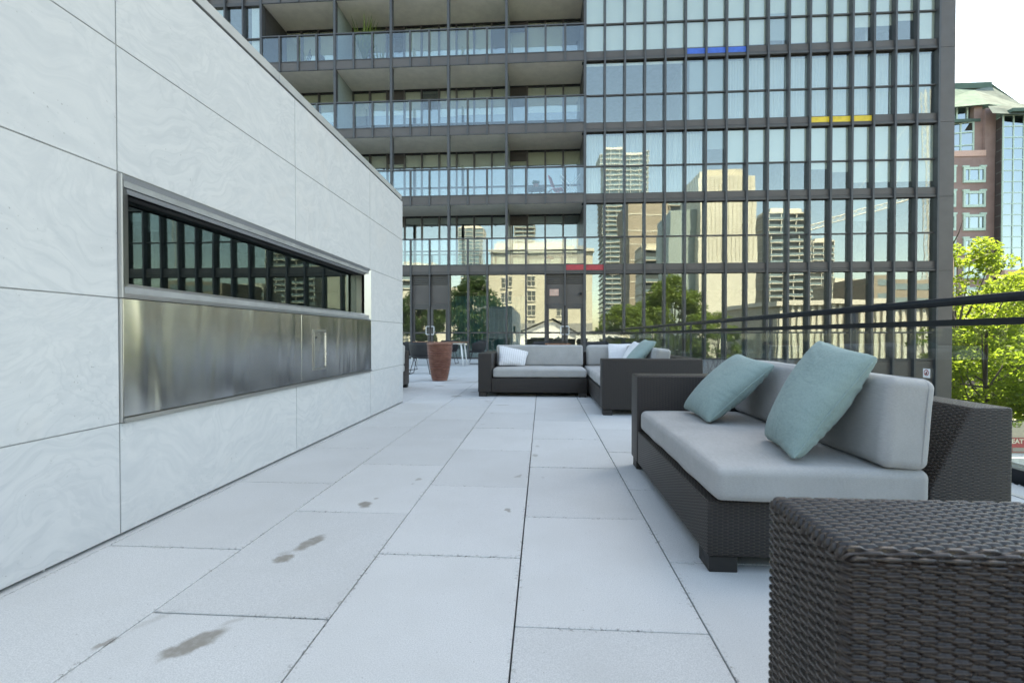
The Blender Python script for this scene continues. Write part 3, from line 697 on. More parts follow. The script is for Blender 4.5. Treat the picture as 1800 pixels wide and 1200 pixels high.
# ================================================================== sofas
def lb(mb, name, mat, parent, **k): return link(name, mb.mesh(name, M[mat], **k), parent)
def swap_uv(o):
    me = o.data; uv = me.uv_layers[0]
    for p in me.polygons:
        if abs(p.normal.z) > .7:
            for l in p.loop_indices: a = uv.data[l].uv; uv.data[l].uv = (a[1], a[0])
def cushion_mesh(name, lx, ly, lz, r, puff, mat, seed, n=26, crown=(0, 0, 1), sag=.0):
    t = np.linspace(-1, 1, n); hx, hy, hz = lx/2, ly/2, lz/2; half = np.array([hx, hy, hz])
    V = []; Q = []; off = 0; rg = np.random.default_rng(seed); ph = rg.uniform(0, 6, 8)
    def axis(h):      # denser near the edges
        k = max(5, min(9, n//3)); e = np.linspace(0, r*1.3, k); m = np.linspace(-h+r*1.3, h-r*1.3, n)[1:-1]
        return np.concatenate([-h+e, m, (h-e)[::-1]])
    ax = [axis(hx), axis(hy), axis(hz)]
    for d in range(3):
        a, b = (d+1) % 3, (d+2) % 3
        for sgn in (-1, 1):
            A, Bq = np.meshgrid(ax[a], ax[b], indexing='ij'); P = np.zeros(A.shape+(3,)); P[..., a] = A; P[..., b] = Bq; P[..., d] = sgn*half[d]
            nu, nv = A.shape; V.append(P.reshape(-1, 3)); Q.append(grid_quads(nu, nv, off, sgn < 0)); off += nu*nv
    P = np.concatenate(V); inner = np.clip(P, -(half-r), half-r); dlt = P-inner; ln = np.linalg.norm(dlt, axis=1, keepdims=True); ln[ln == 0] = 1
    nr = dlt/ln; P2 = inner+nr*r
    u = P/half
    for d in range(3):
        a, b = (d+1) % 3, (d+2) % 3
        P2[:, d] += np.sign(u[:, d])*(np.abs(u[:, d]) > .5)*puff*crown[d]*np.clip(1-u[:, a]**2, 0, 1)**.6*np.clip(1-u[:, b]**2, 0, 1)**.6
    wr = (np.sin(P[:, 0]*9+ph[0]+2*np.sin(P[:, 1]*7+ph[1]))*np.sin(P[:, 1]*8+ph[2]) + .6*np.sin(P[:, 0]*21+P[:, 2]*17+ph[3]))*.0022
    P2 += nr*wr[:, None]
    me = np_mesh(name, P2, np.concatenate(Q), mat)
    bm = bmesh.new(); bm.from_mesh(me); bmesh.ops.remove_doubles(bm, verts=bm.verts, dist=.0004); bmesh.ops.recalc_face_normals(bm, faces=bm.faces); bm.to_mesh(me); bm.free()
    return me
AW, AH, BZ = .21, .66, .282
def sofa(label, loc, rz, L, D=1.15, left=True, right=False, woven_left=False, cush=1, corner=False, seed=0, over=.06):
    t = thing('wicker_sofa', label, 'sofa', loc, rz, 'wicker sofas on the terrace')
    x0, x1 = (AW if left else 0), (L-AW if right else L)
    bx0, bx1 = x0+.002 if left else 0, x1-.002 if right else L
    lb(MB().box(bx0, bx1, .004, D-.3, .065, BZ), 'base', 'wicker', t, bevel=.008, seg=2, uv=True, smooth=True)
    lb(MB().prism([(D-.298, .065), (D-.004, .065), (D-.004, AH), (D-.15, AH), (D-.298, BZ+.06)], 'x', bx0, bx1), 'backrest', 'wicker', t, bevel=.008, seg=2, uv=True, smooth=True)
    for flag, a in ((left, 0), (right, L-AW)):
        if flag:
            o = lb(MB().box(a, a+AW, 0, D, .065, AH), 'arm', 'wicker', t, bevel=.013, seg=3, uv=True, smooth=True) if not (woven_left and a == 0) else None
            if o: swap_uv(o)
    for x in (.01, L-.13):
        for y in (.012, D-.13): lb(MB().box(x, x+.12, y, y+.11, 0, .064), 'leg', 'foot', t, bevel=.003, seg=1)
    ce0, ce1 = (x0+.008 if left else x0-over), (x1-.008 if right else x1+over)
    ydeep = D-.325
    n = cush; w = (ce1-ce0)/n
    for i in range(n):
        me = cushion_mesh('seat_cushion', w-.006, ydeep-.012, .135, .034, .010, M['fabric'], seed+i)
        link('seat_cushion', me, t, (ce0+w*(i+.5), .012+ydeep/2, BZ+.003+.0675+.006))
    me = cushion_mesh('back_cushion', ce1-ce0-.004-(.19 if corner else 0), .175, .345, .036, .010, M['fabric'], seed+7, crown=(0, 1, .3))
    bc = link('back_cushion', me, t, ((ce0+ce1)/2+(.10 if corner else 0), ydeep-.075, .425+.174), (R(-5), 0, 0))
    w2, h2, rr_ = (ce1-ce0-.004-(.19 if corner else 0))/2-.001, .345/2-.001, .036
    ring = [(sx*(w2-rr_)+rr_*math.cos(a), .050, sz*(h2-rr_)+rr_*math.sin(a)) for sx, sz, a0 in ((1, 1, 0), (-1, 1, 90), (-1, -1, 180), (1, -1, 270)) for a in (R(a0), R(a0+22), R(a0+45), R(a0+68), R(a0+90))]
    link('seam', MB().tube(ring+ring[:1], .0032, 6, False).mesh('seam', M['fabric'], smooth=True), bc)
    if corner:
        me = cushion_mesh('back_cushion', .175, ydeep-.10, .345, .045, .012, M['fabric'], seed+9, crown=(1, 0, .3))
        link('back_cushion', me, t, (ce0+.10, (ydeep-.05)/2+.02, .425+.174), (0, R(-5), 0))
    return t
near = sofa('brown wicker sofa nearest the camera, only its woven arm showing at the lower right', (.38, .813, 0), R(-90), 1.62, woven_left=True, seed=1, over=-.01)
mid = sofa('brown wicker sofa with grey cushions and two pale teal pillows beside the glass guard', (.645, 3.445, 0), R(-90), 1.57, D=1.125, seed=20, over=.045)
lng = sofa('brown wicker sofa facing the camera with one white striped pillow, left of the corner sofa', (-.98, 7.13, 0), 0, 1.66, seed=40, over=-.004)
cor = sofa('brown wicker corner sofa holding white and teal pillows, right half of the corner set', (.70, 8.29, 0), R(-90), 2.76, left=True, right=True, cush=2, corner=True, seed=60)
lft = sofa('brown wicker sofa mostly hidden behind the end of the stone wall', (-2.42-1.62, 7.27, 0), 0, 1.62, left=True, seed=80, over=.02)
# --- woven arm of the near sofa: real strands
PS, PR = .0203, .0066
def weave_h(u, v):
    r = np.floor(v/PR); vr = v/PR-r
    s = np.clip(2.9*np.sin(np.pi*(u/PS+r))+.25, -1.9, .9+.12*np.sin(np.pi*(u/PS+r)))
    e = np.abs(2*vr-1)/.80
    strand = np.where(e < 1, .0014*s + .0021*np.sqrt(np.clip(1-e**3, 0, 1)) - .0006, -.0045)
    ud = np.abs((u/PS) % 1.0-.5)*PS
    stake_recess = np.where(ud < .0032, -.0017-.0012*(ud/.0032)**2, -.0045)
    return np.maximum(strand, stake_recess)
def woven_arm():
    xa, xb, ya, yb, z0, z1 = .38, 1.16, .611, .813, .066, .66; r = .014
    segs = []                               # path: front face from right to left, round corner, left face, corner, back
    n1 = int((xb-xa-r)/0.0028); 
    for i in range(n1+1): x = xb-(xb-xa-r)*i/n1; segs.append((x, ya, 0, -1))
    for i in range(1, 9): a = math.pi/2*i/9; segs.append((xa+r-r*math.sin(a), ya+r-r*math.cos(a), -math.sin(a), -math.cos(a)))
    n2 = int((yb-ya-2*r)/0.0028)
    for i in range(n2+1): y = ya+r+(yb-ya-2*r)*i/n2; segs.append((xa, y, -1, 0))
    for i in range(1, 9): a = math.pi/2*i/9; segs.append((xa+r-r*math.cos(a), yb-r+r*math.sin(a), -math.cos(a), math.sin(a)))
    n3 = 60
    for i in range(n3+1): segs.append((xa+r+.16*i/n3, yb, 0, 1))
    P = np.array(segs); s = np.concatenate([[0], np.cumsum(np.linalg.norm(np.diff(P[:, :2], axis=0), axis=1))])
    zz = np.arange(z0, z1-r+.0001, PR/8)
    U, Z = np.meshgrid(s, zz, indexing='ij'); hgt = weave_h(U, Z+.00001)
    V = np.stack([P[:, 0][:, None]+P[:, 2][:, None]*hgt, P[:, 1][:, None]+P[:, 3][:, None]*hgt, Z], -1)
    v1 = V.reshape(-1, 3); q1 = grid_quads(len(s), len(zz))
    q = r*math.pi/2
    xs = np.arange(xa+r-q, xb, 0.0028); ysr = np.arange(ya+r-q, yb-r+q+.0001, PR/8)
    X, Y = np.meshgrid(xs, ysr, indexing='ij'); ix = np.clip(X, xa+r, None); iy = np.clip(Y, ya+r, yb-r)
    ox, oy = X-ix, Y-iy; t = np.hypot(ox, oy); tt = np.where(t == 0, 1, t); th = np.minimum(t/r, math.pi/2)
    nx, ny, nz = np.sin(th)*ox/tt, np.sin(th)*oy/tt, np.cos(th)
    hgt = weave_h(X, Y-ya)+.0008
    V = np.stack([ix+(r*1.0)*nx+hgt*nx, iy+r*ny+hgt*ny, z1-r+r*nz+hgt*nz], -1)
    v2 = V.reshape(-1, 3); q2 = grid_quads(len(xs), len(ysr), len(v1))
    allv = np.concatenate([v1, v2])
    # into the sofa's own axes: local x = -(Y - .813), local y = X - .38
    loc = np.stack([-(allv[:, 1]-.813), allv[:, 0]-.38, allv[:, 2]], 1)
    me = np_mesh('wicker_weave', loc, np.concatenate([q1[:, ::-1], q2]), M['strand'])
    arm = lb(MB().box(.004, AW-.012, .004, 1.15, .065, AH-.004), 'arm', 'wicker', near, bevel=.012, seg=3, uv=True, smooth=True); swap_uv(arm)
    o = link('wicker_weave', me, arm); tag(o, kind='stuff')
woven_arm()

# ================================================================== pillows
def pillow(name, label, corners, T, mat, seed, group=None, wr=1.0, droop=.0):
    # corners: bottom near, bottom far, top near, top far (world)
    bn, bf, tn, tf = [Vector(c) for c in corners]; c = (bn+bf+tn+tf)/4
    ud = ((bf-bn)+(tf-tn)).normalized(); vd = ((tn-bn)+(tf-bf)); vd = (vd - ud*vd.dot(ud)).normalized(); nd = ud.cross(vd).normalized()
    n = 85; u = np.sin(np.linspace(-1, 1, n)*math.pi/2); U, Vv = np.meshgrid(u, u, indexing='ij')
    loc = lambda q: np.array([(q-c).dot(ud), (q-c).dot(vd), (q-c).dot(nd)])
    bnL, bfL, tnL, tfL = map(loc, (bn, bf, tn, tf)); a, b = (U+1)/2, (Vv+1)/2
    pin = 1-.055*(1-Vv**2)*np.abs(U)**2; pin2 = 1-.055*(1-U**2)*np.abs(Vv)**2
    P = (bnL*((1-a)*(1-b))[..., None] + bfL*(a*(1-b))[..., None] + tnL*((1-a)*b)[..., None] + tfL*(a*b)[..., None])
    rc = 1-.03*(np.abs(U*Vv)**9); P[..., 0] *= pin*rc; P[..., 1] *= pin2*rc
    prof = np.clip((1-np.abs(U)**2.1)*(1-np.abs(Vv)**2.1), 0, 1)**.42
    r = np.random.default_rng(seed); ph = r.uniform(0, 6, 12)
    eu, ev = 1-np.abs(U), 1-np.abs(Vv)
    rdg = lambda q: 1-2*np.abs(np.sin(q/2))**.6
    w1 = np.exp(-eu/.22)*rdg(Vv*34+ph[0]+2.6*np.sin(Vv*5+ph[1])+2.5*U)*(.5+.5*np.sin(Vv*7+ph[2]))
    w2 = np.exp(-ev/.22)*rdg(U*34+ph[3]+2.6*np.sin(U*6+ph[4])+2.5*Vv)*(.5+.5*np.sin(U*8+ph[5]))
    broad = np.sin(U*3.1+ph[6]+Vv*2)*np.sin(Vv*3.7+ph[7]-U)*.05
    low = np.exp(-((Vv+1)/.28))*np.sin(U*11+Vv*14+ph[8])*.09
    zf = T/2*prof*(1+broad)+(w1+w2+low*3)*.0125*wr*(prof**.5+.12)*np.clip(np.minimum(eu,ev)/.02,0,1); zb = -T/2*prof*(1-broad*.5)+(w1-w2)*.004*wr*prof**.5
    Pf, Pb = P.copy(), P.copy(); Pf[..., 2] += zf; Pb[..., 2] += zb
    V = np.concatenate([Pf.reshape(-1, 3), Pb.reshape(-1, 3)]); Q = np.concatenate([grid_quads(n, n), grid_quads(n, n, n*n, True)])
    me = np_mesh(name, V, Q, M[mat])
    bm = bmesh.new(); bm.from_mesh(me); bmesh.ops.remove_doubles(bm, verts=bm.verts, dist=.0006); bmesh.ops.recalc_face_normals(bm, faces=bm.faces); bm.to_mesh(me); bm.free()
    o = link(name, me); o.matrix_world = Matrix((( ud.x, vd.x, nd.x, c.x), (ud.y, vd.y, nd.y, c.y), (ud.z, vd.z, nd.z, c.z), (0, 0, 0, 1)))
    tag(o, label, 'pillow', group)
    ed = [P[i, 0] for i in range(n)] + [P[-1, i] for i in range(1, n)] + [P[i, -1] for i in range(n-2, -1, -1)] + [P[0, i] for i in range(n-2, 0, -1)]
    pts = [Vector(q) for q in ed]; pts = [p for i, p in enumerate(pts) if i == 0 or (p-pts[i-1]).length > .004]; pts.append(pts[0])
    link('piping', MB().tube(pts, .0042, 6, False).mesh('piping', M[mat], smooth=True), o)
    return o
GP = 'loose pillows on the wicker sofas'
pillow('throw_pillow', 'pale teal pillow with piping leaning upright at the near end of the grey sofa', ((.975, 1.885, .447), (1.06, 2.305, .447), (1.30, 1.905, .852), (1.25, 2.20, .912)), .185, 'teal', 3, GP)
pillow('throw_pillow', 'pale teal pillow with piping slumped by the far arm of the grey sofa', ((.925, 2.675, .445), (.925, 3.15, .457), (1.25, 2.60, .775), (1.22, 3.01, .818)), .17, 'teal', 9, GP)
pillow('throw_pillow', 'white striped pillow at the left end of the sofa facing the camera', ((-.70, 7.55, .455), (-.28, 7.62, .445), (-.72, 7.83, .77), (-.22, 7.80, .665)), .13, 'striped', 5, GP)
pillow('throw_pillow', 'white pillow lying against the back of the corner sofa', ((1.06, 7.62, .45), (1.44, 7.62, .45), (1.08, 7.80, .80), (1.46, 7.80, .80)), .10, 'white_cloth', 6, GP)
pillow('throw_pillow', 'white pillow half hidden behind the teal pillow on the corner sofa', ((1.12, 6.55, .45), (1.12, 6.95, .45), (1.36, 6.60, .83), (1.36, 7.00, .85)), .13, 'white_cloth', 7, GP)
pillow('throw_pillow', 'pale teal pillow propped on the corner sofa above its near arm', ((1.06, 5.95, .45), (1.02, 6.35, .45), (1.44, 6.00, .86), (1.38, 6.40, .88)), .15, 'teal', 8, GP)

# ================================================================== planter, tables, chairs
pl = thing('planter', 'tall tapered terracotta planter ringed with ribs near the wall end', 'planter', (-2.12, 9.62, 0))
HP = .785; prof = [(.0, .004), (.155, .004), (.162, .02)]; NR = 16
for i in range(NR*6+1):
    f = i/(NR*6); z = .03+f*(HP-.075); rad = .160+(.252-.160)*(1-(1-f)**1.75); 
    fr2 = (f*NR) % 1.0; prof.append((rad - .006 + .030*(fr2**1.3 if fr2 < .80 else .75*(1-fr2)/.20), z))
prof += [(.262, HP-.04), (.270, HP-.03), (.270, HP-.008), (.262, HP), (.245, HP), (.238, HP-.02), (.236, HP-.07)]
link('pot', MB().lathe(prof, 72).mesh('pot', M['terracotta'], smooth=False), pl)
link('soil', MB().lathe([(.0, HP-.068), (.10, HP-.05), (.237, HP-.072)], 32).mesh('soil', M['interior_dark'], smooth=True), pl)
def chair(label, x, y, rz, cushion=None):
    t = thing('woven_chair', label, 'chair', (x, y, 0), R(rz), 'woven chairs on the terrace')
    m = MB(); n = 28; rows = [(.42, .235), (.50, .275), (.60, .295), (.70, .305), (.775, .31)]
    v = []
    for inner in (0, 1):
        for z, r in rows:
            for i in range(n+1):
                a = R(-122+244*i/n); cut = 1 if abs(a) < 1.3 else 1-.30*((abs(a)-1.3)/.83)
                zz = .42+(z-.42)*cut
                v.append((math.sin(a)*(r-inner*.025), -math.cos(a)*(r-inner*.025), zz))
    w = n+1; q = len(rows)*w; fs = []
    for k in range(len(rows)-1):
        for i in range(n):
            fs.append((k*w+i, k*w+i+1, (k+1)*w+i+1, (k+1)*w+i)); fs.append((q+k*w+i, q+(k+1)*w+i, q+(k+1)*w+i+1, q+k*w+i+1))
    k = len(rows)-1
    for i in range(n):
        fs.append((k*w+i, k*w+i+1, q+k*w+i+1, q+k*w+i)); fs.append((i, q+i, q+i+1, i+1))
    for k in range(len(rows)-1):
        fs.append((k*w, (k+1)*w, q+(k+1)*w, q+k*w)); fs.append((k*w+n, q+k*w+n, q+(k+1)*w+n, (k+1)*w+n))
    m.add(v, fs); lb(m, 'backrest', 'rope', t, smooth=True)
    lb(MB().lathe([(0, .385), (.22, .39), (.245, .405), (.245, .43), (.22, .445), (0, .45)], 28), 'seat', 'rope', t, smooth=True)
    for s in (-1, 1):
        lb(MB().tube([(s*.15, -.16, .39), (s*.20, -.22, .20), (s*.245, -.265, .012), (s*.245, .245, .012), (s*.20, .21, .20), (s*.15, .15, .39)], .0085, 8), 'leg', 'black_wire', t, smooth=True)
    if cushion:
        lb(MB().lathe([(0, .452), (.18, .452), (.20, .47), (.18, .50), (0, .505)], 24), 'seat_pad', cushion, t, smooth=True)
    return t
chair('black woven chair turned away just behind the terracotta planter', -2.95, 11.35, 4)
chair('black woven chair at the left of the planter, mostly behind the wall end', -3.75, 12.6, -20, 'fabric')
chair('black woven chair at the right end of the wooden table by the curtains', -2.12, 15.2, 95)
chair('black woven chair tucked behind the wooden table by the curtains', -3.1, 15.6, 178)
chair('black woven chair behind the sofa facing the camera, left of the small table', .05, 12.6, 165)
chair('black woven chair behind the corner sofa, nearest the glass guard', 2.15, 11.9, 40)
chair('black woven chair behind the corner sofa, second from the glass guard', 1.45, 12.5, 185)
def table(label, x, y, w, d, rz=0, h=.745):
    t = thing('wooden_table', label, 'table', (x, y, 0), R(rz), 'tables on the terrace'); k = max(2, round(d/.11))
    for i in range(k): lb(MB().box(-w/2, w/2, -d/2+d*i/k+.003, -d/2+d*(i+1)/k-.003, h-.03, h), 'plank', 'wood', t, bevel=.002, seg=1)
    lb(MB().box(-w/2+.06, w/2-.06, -d/2+.06, d/2-.06, h-.07, h-.031), 'apron', 'white_metal', t)
    for sx in (-1, 1):
        for sy in (-1, 1):
            lb(MB().tube([(sx*(w/2-.12), sy*(d/2-.1), h-.071), (sx*(w/2-.04), sy*(d/2-.04), 0)], [.028, .018], 8), 'leg', 'white_metal', t, smooth=True)
    return t
table('long wooden table with white splayed legs by the teal curtains', -3.2, 14.5, 1.7, .8)
table('small wooden table showing just above the grey sofa back', .38, 11.6, .62, .62)
tr_ = thing('serving_tray', 'low black tray resting on the small wooden table behind the sofa', 'tray', (.38, 11.6, .746))
MB().box(.16, .60, 11.48, 11.72, .746, .756).build('tray_base', M['black'], tr_); 
tb = MB(); tb.box(.16, .60, 11.48, 11.495, .757, .80); tb.box(.16, .60, 11.705, 11.72, .757, .80); tb.box(.16, .175, 11.496, 11.704, .757, .80); tb.box(.585, .60, 11.496, 11.704, .757, .80)
tb.build('tray_rim', M['black'], tr_)
# ================================================================== trees
def leaf_cloud(centers, radii, per, size, seed):
    r = np.random.default_rng(seed); P = []; 
    for c, ra in zip(centers, radii):
        n = int(per*(ra**2)); d = r.normal(size=(n, 3)); d /= np.linalg.norm(d, axis=1, keepdims=True)
        rad = r.uniform(.35, 1.0, n)**.5; p = d*rad[:, None]*np.array([ra, ra, ra*.62]); p[:, 2] -= .18*np.hypot(p[:, 0], p[:, 1])
        P.append(p+c)
    P = np.concatenate(P); n = len(P)
    a = r.normal(size=(n, 3)); a[:, 2] *= .6; a /= np.linalg.norm(a, axis=1, keepdims=True); b = np.cross(a, r.normal(size=(n, 3))); b /= np.linalg.norm(b, axis=1, keepdims=True)
    s = (size*r.uniform(.6, 1.35, n))[:, None]; w = .48
    nn = np.cross(a, b)
    V = np.stack([P-a*s, P+b*s*w+nn*s*.15, P+a*s, P-b*s*w+nn*s*.15], 1).reshape(-1, 3)
    return V, np.arange(4*n).reshape(-1, 4)
def tree(name, label, base, height, crown_r, crown_lo, mat, seed, ncl=46, per=150, size=.13, bare=0, stretch=1.0, cr=.27, group='trees around the terrace'):
    t = thing(name, label, 'tree', base, 0, group); rr = random.Random(seed); cz = (height+crown_lo)/2; ch = (height-crown_lo)/2
    cs = []; rs = []
    for i in range(ncl):
        while True:
            d = Vector((rr.uniform(-1, 1), rr.uniform(-1, 1), rr.uniform(-1, 1)))
            if .35 < d.length < 1: break
        k = d.length; d = d/k*(k**(.45 if ncl < 130 else .7))
        f = 1-.30*max(0, d.z)
        cs.append((d.x*crown_r*f*stretch, d.y*crown_r*f, cz+d.z*ch)); rs.append(rr.uniform(.55, 1.15)*crown_r*cr)
    V, Q = leaf_cloud(np.array(cs), rs, per, size, seed)
    tr = MB(); fork = crown_lo*.75+.5
    lean = Vector((rr.uniform(-.4, .4), rr.uniform(-.4, .4), fork))
    tr.tube([(0, 0, 0), lean*.5, lean, Vector((0, 0, cz*1.05))+lean*.2*Vector((1, 1, 0)).length, (lean.x*.5, lean.y*.5, height*.9)], [height*.014, height*.011, height*.009, height*.005, .02], 10)
    link('trunk', tr.mesh('trunk', M['bark'], smooth=True), t)
    br = MB()
    for i in rr.sample(range(ncl), min(ncl, 22)):
        c = Vector(cs[i]); s = Vector((lean.x*.8, lean.y*.8, fork+(cz-fork)*rr.uniform(0, .9))); m = s.lerp(c, .55)+Vector((0, 0, -.05*height*rr.random())); 
        br.tube([s, m, c], [height*.0045, height*.003, .012], 6)
    for i in range(bare):
        c = Vector(cs[i]); e = c+Vector((rr.uniform(-1, 1), rr.uniform(-1, 1), rr.uniform(.4, 1.1)))*crown_r*.45
        br.tube([c, c.lerp(e, .5)+Vector((.1, 0, .1)), e], [.035, .022, .008], 5)
    link('limbs', br.mesh('limbs', M['bark'], smooth=True), t)
    link('crown', np_mesh('crown', V, Q, M[mat], False), t)
    return t
def tree_at(name, label, px, ytop, Y, ylow, wpx, mat, seed, gz=-9.0, **k):
    a = at(px, ytop, Y); b = at(px, ylow, Y); r = wpx/2/F*Y
    return tree(name, label, (a.x, Y, gz), a.z-gz, r, max(1.5, b.z-gz), mat, seed, **k)
tree_at('street_tree', 'bright green street tree beside the tower corner, tallest of the sunlit trees', 1672, 408, 25.5, 660, 190, 'leaf_bright', 5, ncl=90, per=420, size=.10, bare=6, cr=.23)
tree_at('street_tree', 'bright green street tree at the right edge, crown cut by the frame', 1812, 478, 28.5, 690, 210, 'leaf_bright', 8, ncl=96, per=420, size=.105, bare=4, cr=.23)
tree_at('street_tree', 'lower sunlit street tree behind the wicker sofa back', 1735, 560, 22.5, 735, 220, 'leaf_bright', 12, ncl=120, per=400, size=.095, cr=.20)
tree_at('street_tree', 'green street tree filling in behind the sunlit trees', 1745, 545, 34.0, 745, 260, 'leaf_bright', 14, ncl=90, per=200, size=.13, cr=.22)
def tree_back(name, label, px, ytop, Yv, ylow, wpx, mat, seed, gz=-9.0, **k):
    a = back(px, ytop, Yv); b = back(px, ylow, Yv); r = wpx/2/F*Yv
    return tree(name, label, (a.x, a.y, gz), a.z-gz, r, max(1.5, b.z-gz), mat, seed, **k)
tree_back('park_tree', 'broad green tree mirrored in the middle of the ground floor glass', 1180, 482, 76, 660, 135, 'leaf', 21, ncl=190, per=120, size=.21, cr=.23)
tree_back('park_tree', 'smaller green tree mirrored left of the broad tree', 1098, 528, 72, 660, 105, 'leaf', 22, ncl=150, per=120, size=.21, cr=.24)
tree_back('park_tree', 'green tree mirrored low beside the pale slab block', 1262, 545, 82, 650, 70, 'leaf', 23, ncl=110, per=140, size=.17, cr=.25)
tree_back('park_tree', 'dark tree mirrored over the teal curtains', 832, 478, 62, 610, 105, 'leaf_dark', 24, ncl=150, per=130, size=.19, cr=.27)
tree_back('park_tree', 'dark tree mirrored in the left double door', 742, 492, 58, 600, 90, 'leaf_dark', 25, ncl=140, per=130, size=.19, cr=.27)
tree_back('park_tree', 'small tree mirrored at the right end of the ground floor', 1640, 570, 70, 640, 60, 'leaf_bright', 26, ncl=36, per=90, size=.22)

# ================================================================== brick building at the right, with green roof and glazed bay
YB2 = 78.0
bb = thing('brick_office_building', 'brown brick office building with glazed bay and green copper roof beyond the trees', 'building', (at(1720, 590, YB2).x, YB2, -9))
def P(px, py, y=YB2): return at(px, py, y)
xl, xr, xbay = P(1560, 300).x, P(1749, 300).x, P(1762, 300, YB2-1.6).x
zsh = P(1700, 275).z
MB().box(xl, xr, YB2, YB2+18, -9, zsh).build('brick_wall', M['brick'], bb)
MB().box(xl, P(1731, 300).x+.05, YB2-.15, YB2+.2, zsh-.02, P(1700, 268).z+.25).build('ledge', M['plaque'], bb)
MB().box(P(1731, 300).x, xr+.02, YB2-.02, YB2+18, zsh-.05, P(1740, 190).z).build('brick_pier', M['brick'], bb)
# set-back glazed storey at the top left, turned a little
gx0, gx1 = P(1600, 300).x, P(1716, 300).x
tops = P(1716, 212).z
MB().add([(gx0, YB2+2.5, zsh), (gx1, YB2+.6, zsh), (gx1, YB2+.6, tops), (gx0, YB2+2.5, tops)], [(0, 1, 2, 3)]).build('attic_glass', M['far_glass'], bb)
for i in range(7):
    f = i/6; x = gx0+(gx1-gx0)*f; y = YB2+2.5-1.9*f
    MB().box(x-.09, x+.09, y-.12, y+.02, zsh, tops).build('attic_mullion', M['pale_green'], bb)
for z in (zsh+.2, zsh+2.0, zsh+4.0, tops):
    MB().add([(gx0, YB2+2.36, z-.09), (gx1, YB2+.46, z-.09), (gx1, YB2+.46, z+.09), (gx0, YB2+2.36, z+.09)], [(0, 1, 2, 3)]).build('attic_transom', M['pale_green'], bb)
MB().box(gx1, P(1731, 300).x, YB2+.5, YB2+3, zsh, tops+2.5).build('attic_wall', M['brick'], bb)
# clerestory and roof
cz0, cz1 = P(1700, 207).z, P(1700, 190).z
MB().box(gx0, P(1728, 200).x, YB2+.4, YB2+3, tops, cz0).build('cornice', M['copper'], bb)
MB().box(gx0, P(1730, 200).x, YB2+1.2, YB2+3, cz0, cz1+.6).build('clerestory', M['far_glass'], bb)
for i in range(8):
    x = gx0+(P(1730, 200).x-gx0)*i/7; MB().box(x-.1, x+.1, YB2+1.05, YB2+1.19, cz0, cz1+.6).build('clerestory_mullion', M['pale_green'], bb)
ridge = P(1742, 146, YB2+10); e0 = P(1600, 195, YB2-.3); e1 = P(1738, 183, YB2-.3); e2 = P(1850, 214, YB2-2)
rf = MB()
rl = P(1600, 150, YB2+10)
rf.add([e0, e1, P(1712, 158, YB2+9), rl], [(0, 1, 2, 3)]); rf.build('roof', M['copper'], bb)
ro = MB().add([P(1712, 158, YB2+9), e1, P(1800, 186, YB2+4), P(1742, 152, YB2+10)], [(0, 1, 2, 3)]).build('roof', M['pale_roof'], bb)
MB().add([e1, P(1870, 206, YB2+2), P(1870, 190, YB2+8), P(1800, 185, YB2+5)], [(0, 1, 2, 3)]).build('roof', M['copper'], bb)
MB().box(rl.x, ridge.x, YB2+9.8, YB2+11.5, ridge.z-.9, ridge.z+.1).build('ridge_band', M['copper'], bb)
MB().add([rl, ridge, (ridge.x+14, YB2+14, ridge.z-6), (rl.x, YB2+18, ridge.z-6)], [(0, 1, 2, 3)]).build('roof', M['copper'], bb)
a, b_ = P(1737, 187, YB2-1), P(1830, 199, YB2-2.5); a2, b2 = P(1745, 199, YB2-2.6), P(1830, 203, YB2-3.2)
MB().add([a, P(1860, 178, YB2+3), P(1860, 203, YB2-3.2), a2], [(0, 1, 2, 3)]).build('bay_roof', M['pale_roof'], bb)
bt = P(1780, 203, YB2-1.6).z; bb0 = P(1780, 474, YB2-1.6).z
xb2 = P(1950, 300, YB2-1.6).x
MB().box(xr-.3, xb2, YB2-3.0, YB2-1.0, bt, bt+.5).build('bay_cornice', M['copper'], bb)
MB().add([(xr, YB2-.05, bb0), (xbay, YB2-1.6, bb0), (xbay, YB2-1.6, bt), (xr, YB2-.05, bt)], [(0, 1, 2, 3)]).build('bay_glass', M['far_glass'], bb)
nrow = 14; ncol = 9; pw = (P(1780, 300, YB2-1.6).x-xbay); rh = (bt-bb0)/nrow
gp = [MB().box(-pw/2+.06, pw/2-.06, -.04, .04, -rh/2+.06, rh/2-.06).mesh('bay_pane', M[mm]) for mm in ('far_glass', 'far_glass')]
for i in range(ncol):
    for j in range(nrow):
        piece('bay_pane', gp[j % 2], bb, (xbay+pw*(i+.5), YB2-1.6, bb0+rh*(j+.5)), (random.gauss(0, .004), 0, random.gauss(0, .004)))
for i in range(ncol+1):
    x = xbay+pw*i; MB().box(x-.07, x+.07, YB2-1.72, YB2-1.56, bb0, bt).build('bay_mullion', M['pale_green'], bb)
for j in range(nrow+1):
    z = bb0+rh*j; MB().box(xbay, xb2, YB2-1.70, YB2-1.57, z-.07, z+.07).build('bay_transom', M['pale_green'], bb)
    MB().add([(xr, YB2-.16, z-.07), (xbay, YB2-1.70, z-.07), (xbay, YB2-1.70, z+.07), (xr, YB2-.16, z+.07)], [(0, 1, 2, 3)]).build('bay_transom', M['pale_green'], bb)
MB().box(xr+.02, xb2, YB2-1.2, YB2+18, -9, bt).build('bay_core', M['interior_dark'], bb)
MB().box(xr-.1, xb2, YB2-1.9, YB2+.2, bb0-1.0, bb0-.08).build('bay_sill', M['plaque'], bb)
MB().box(xr+.02, xb2, YB2-1.4, YB2-1.21, -9, bb0-1.01).build('brick_wall', M['brick'], bb)
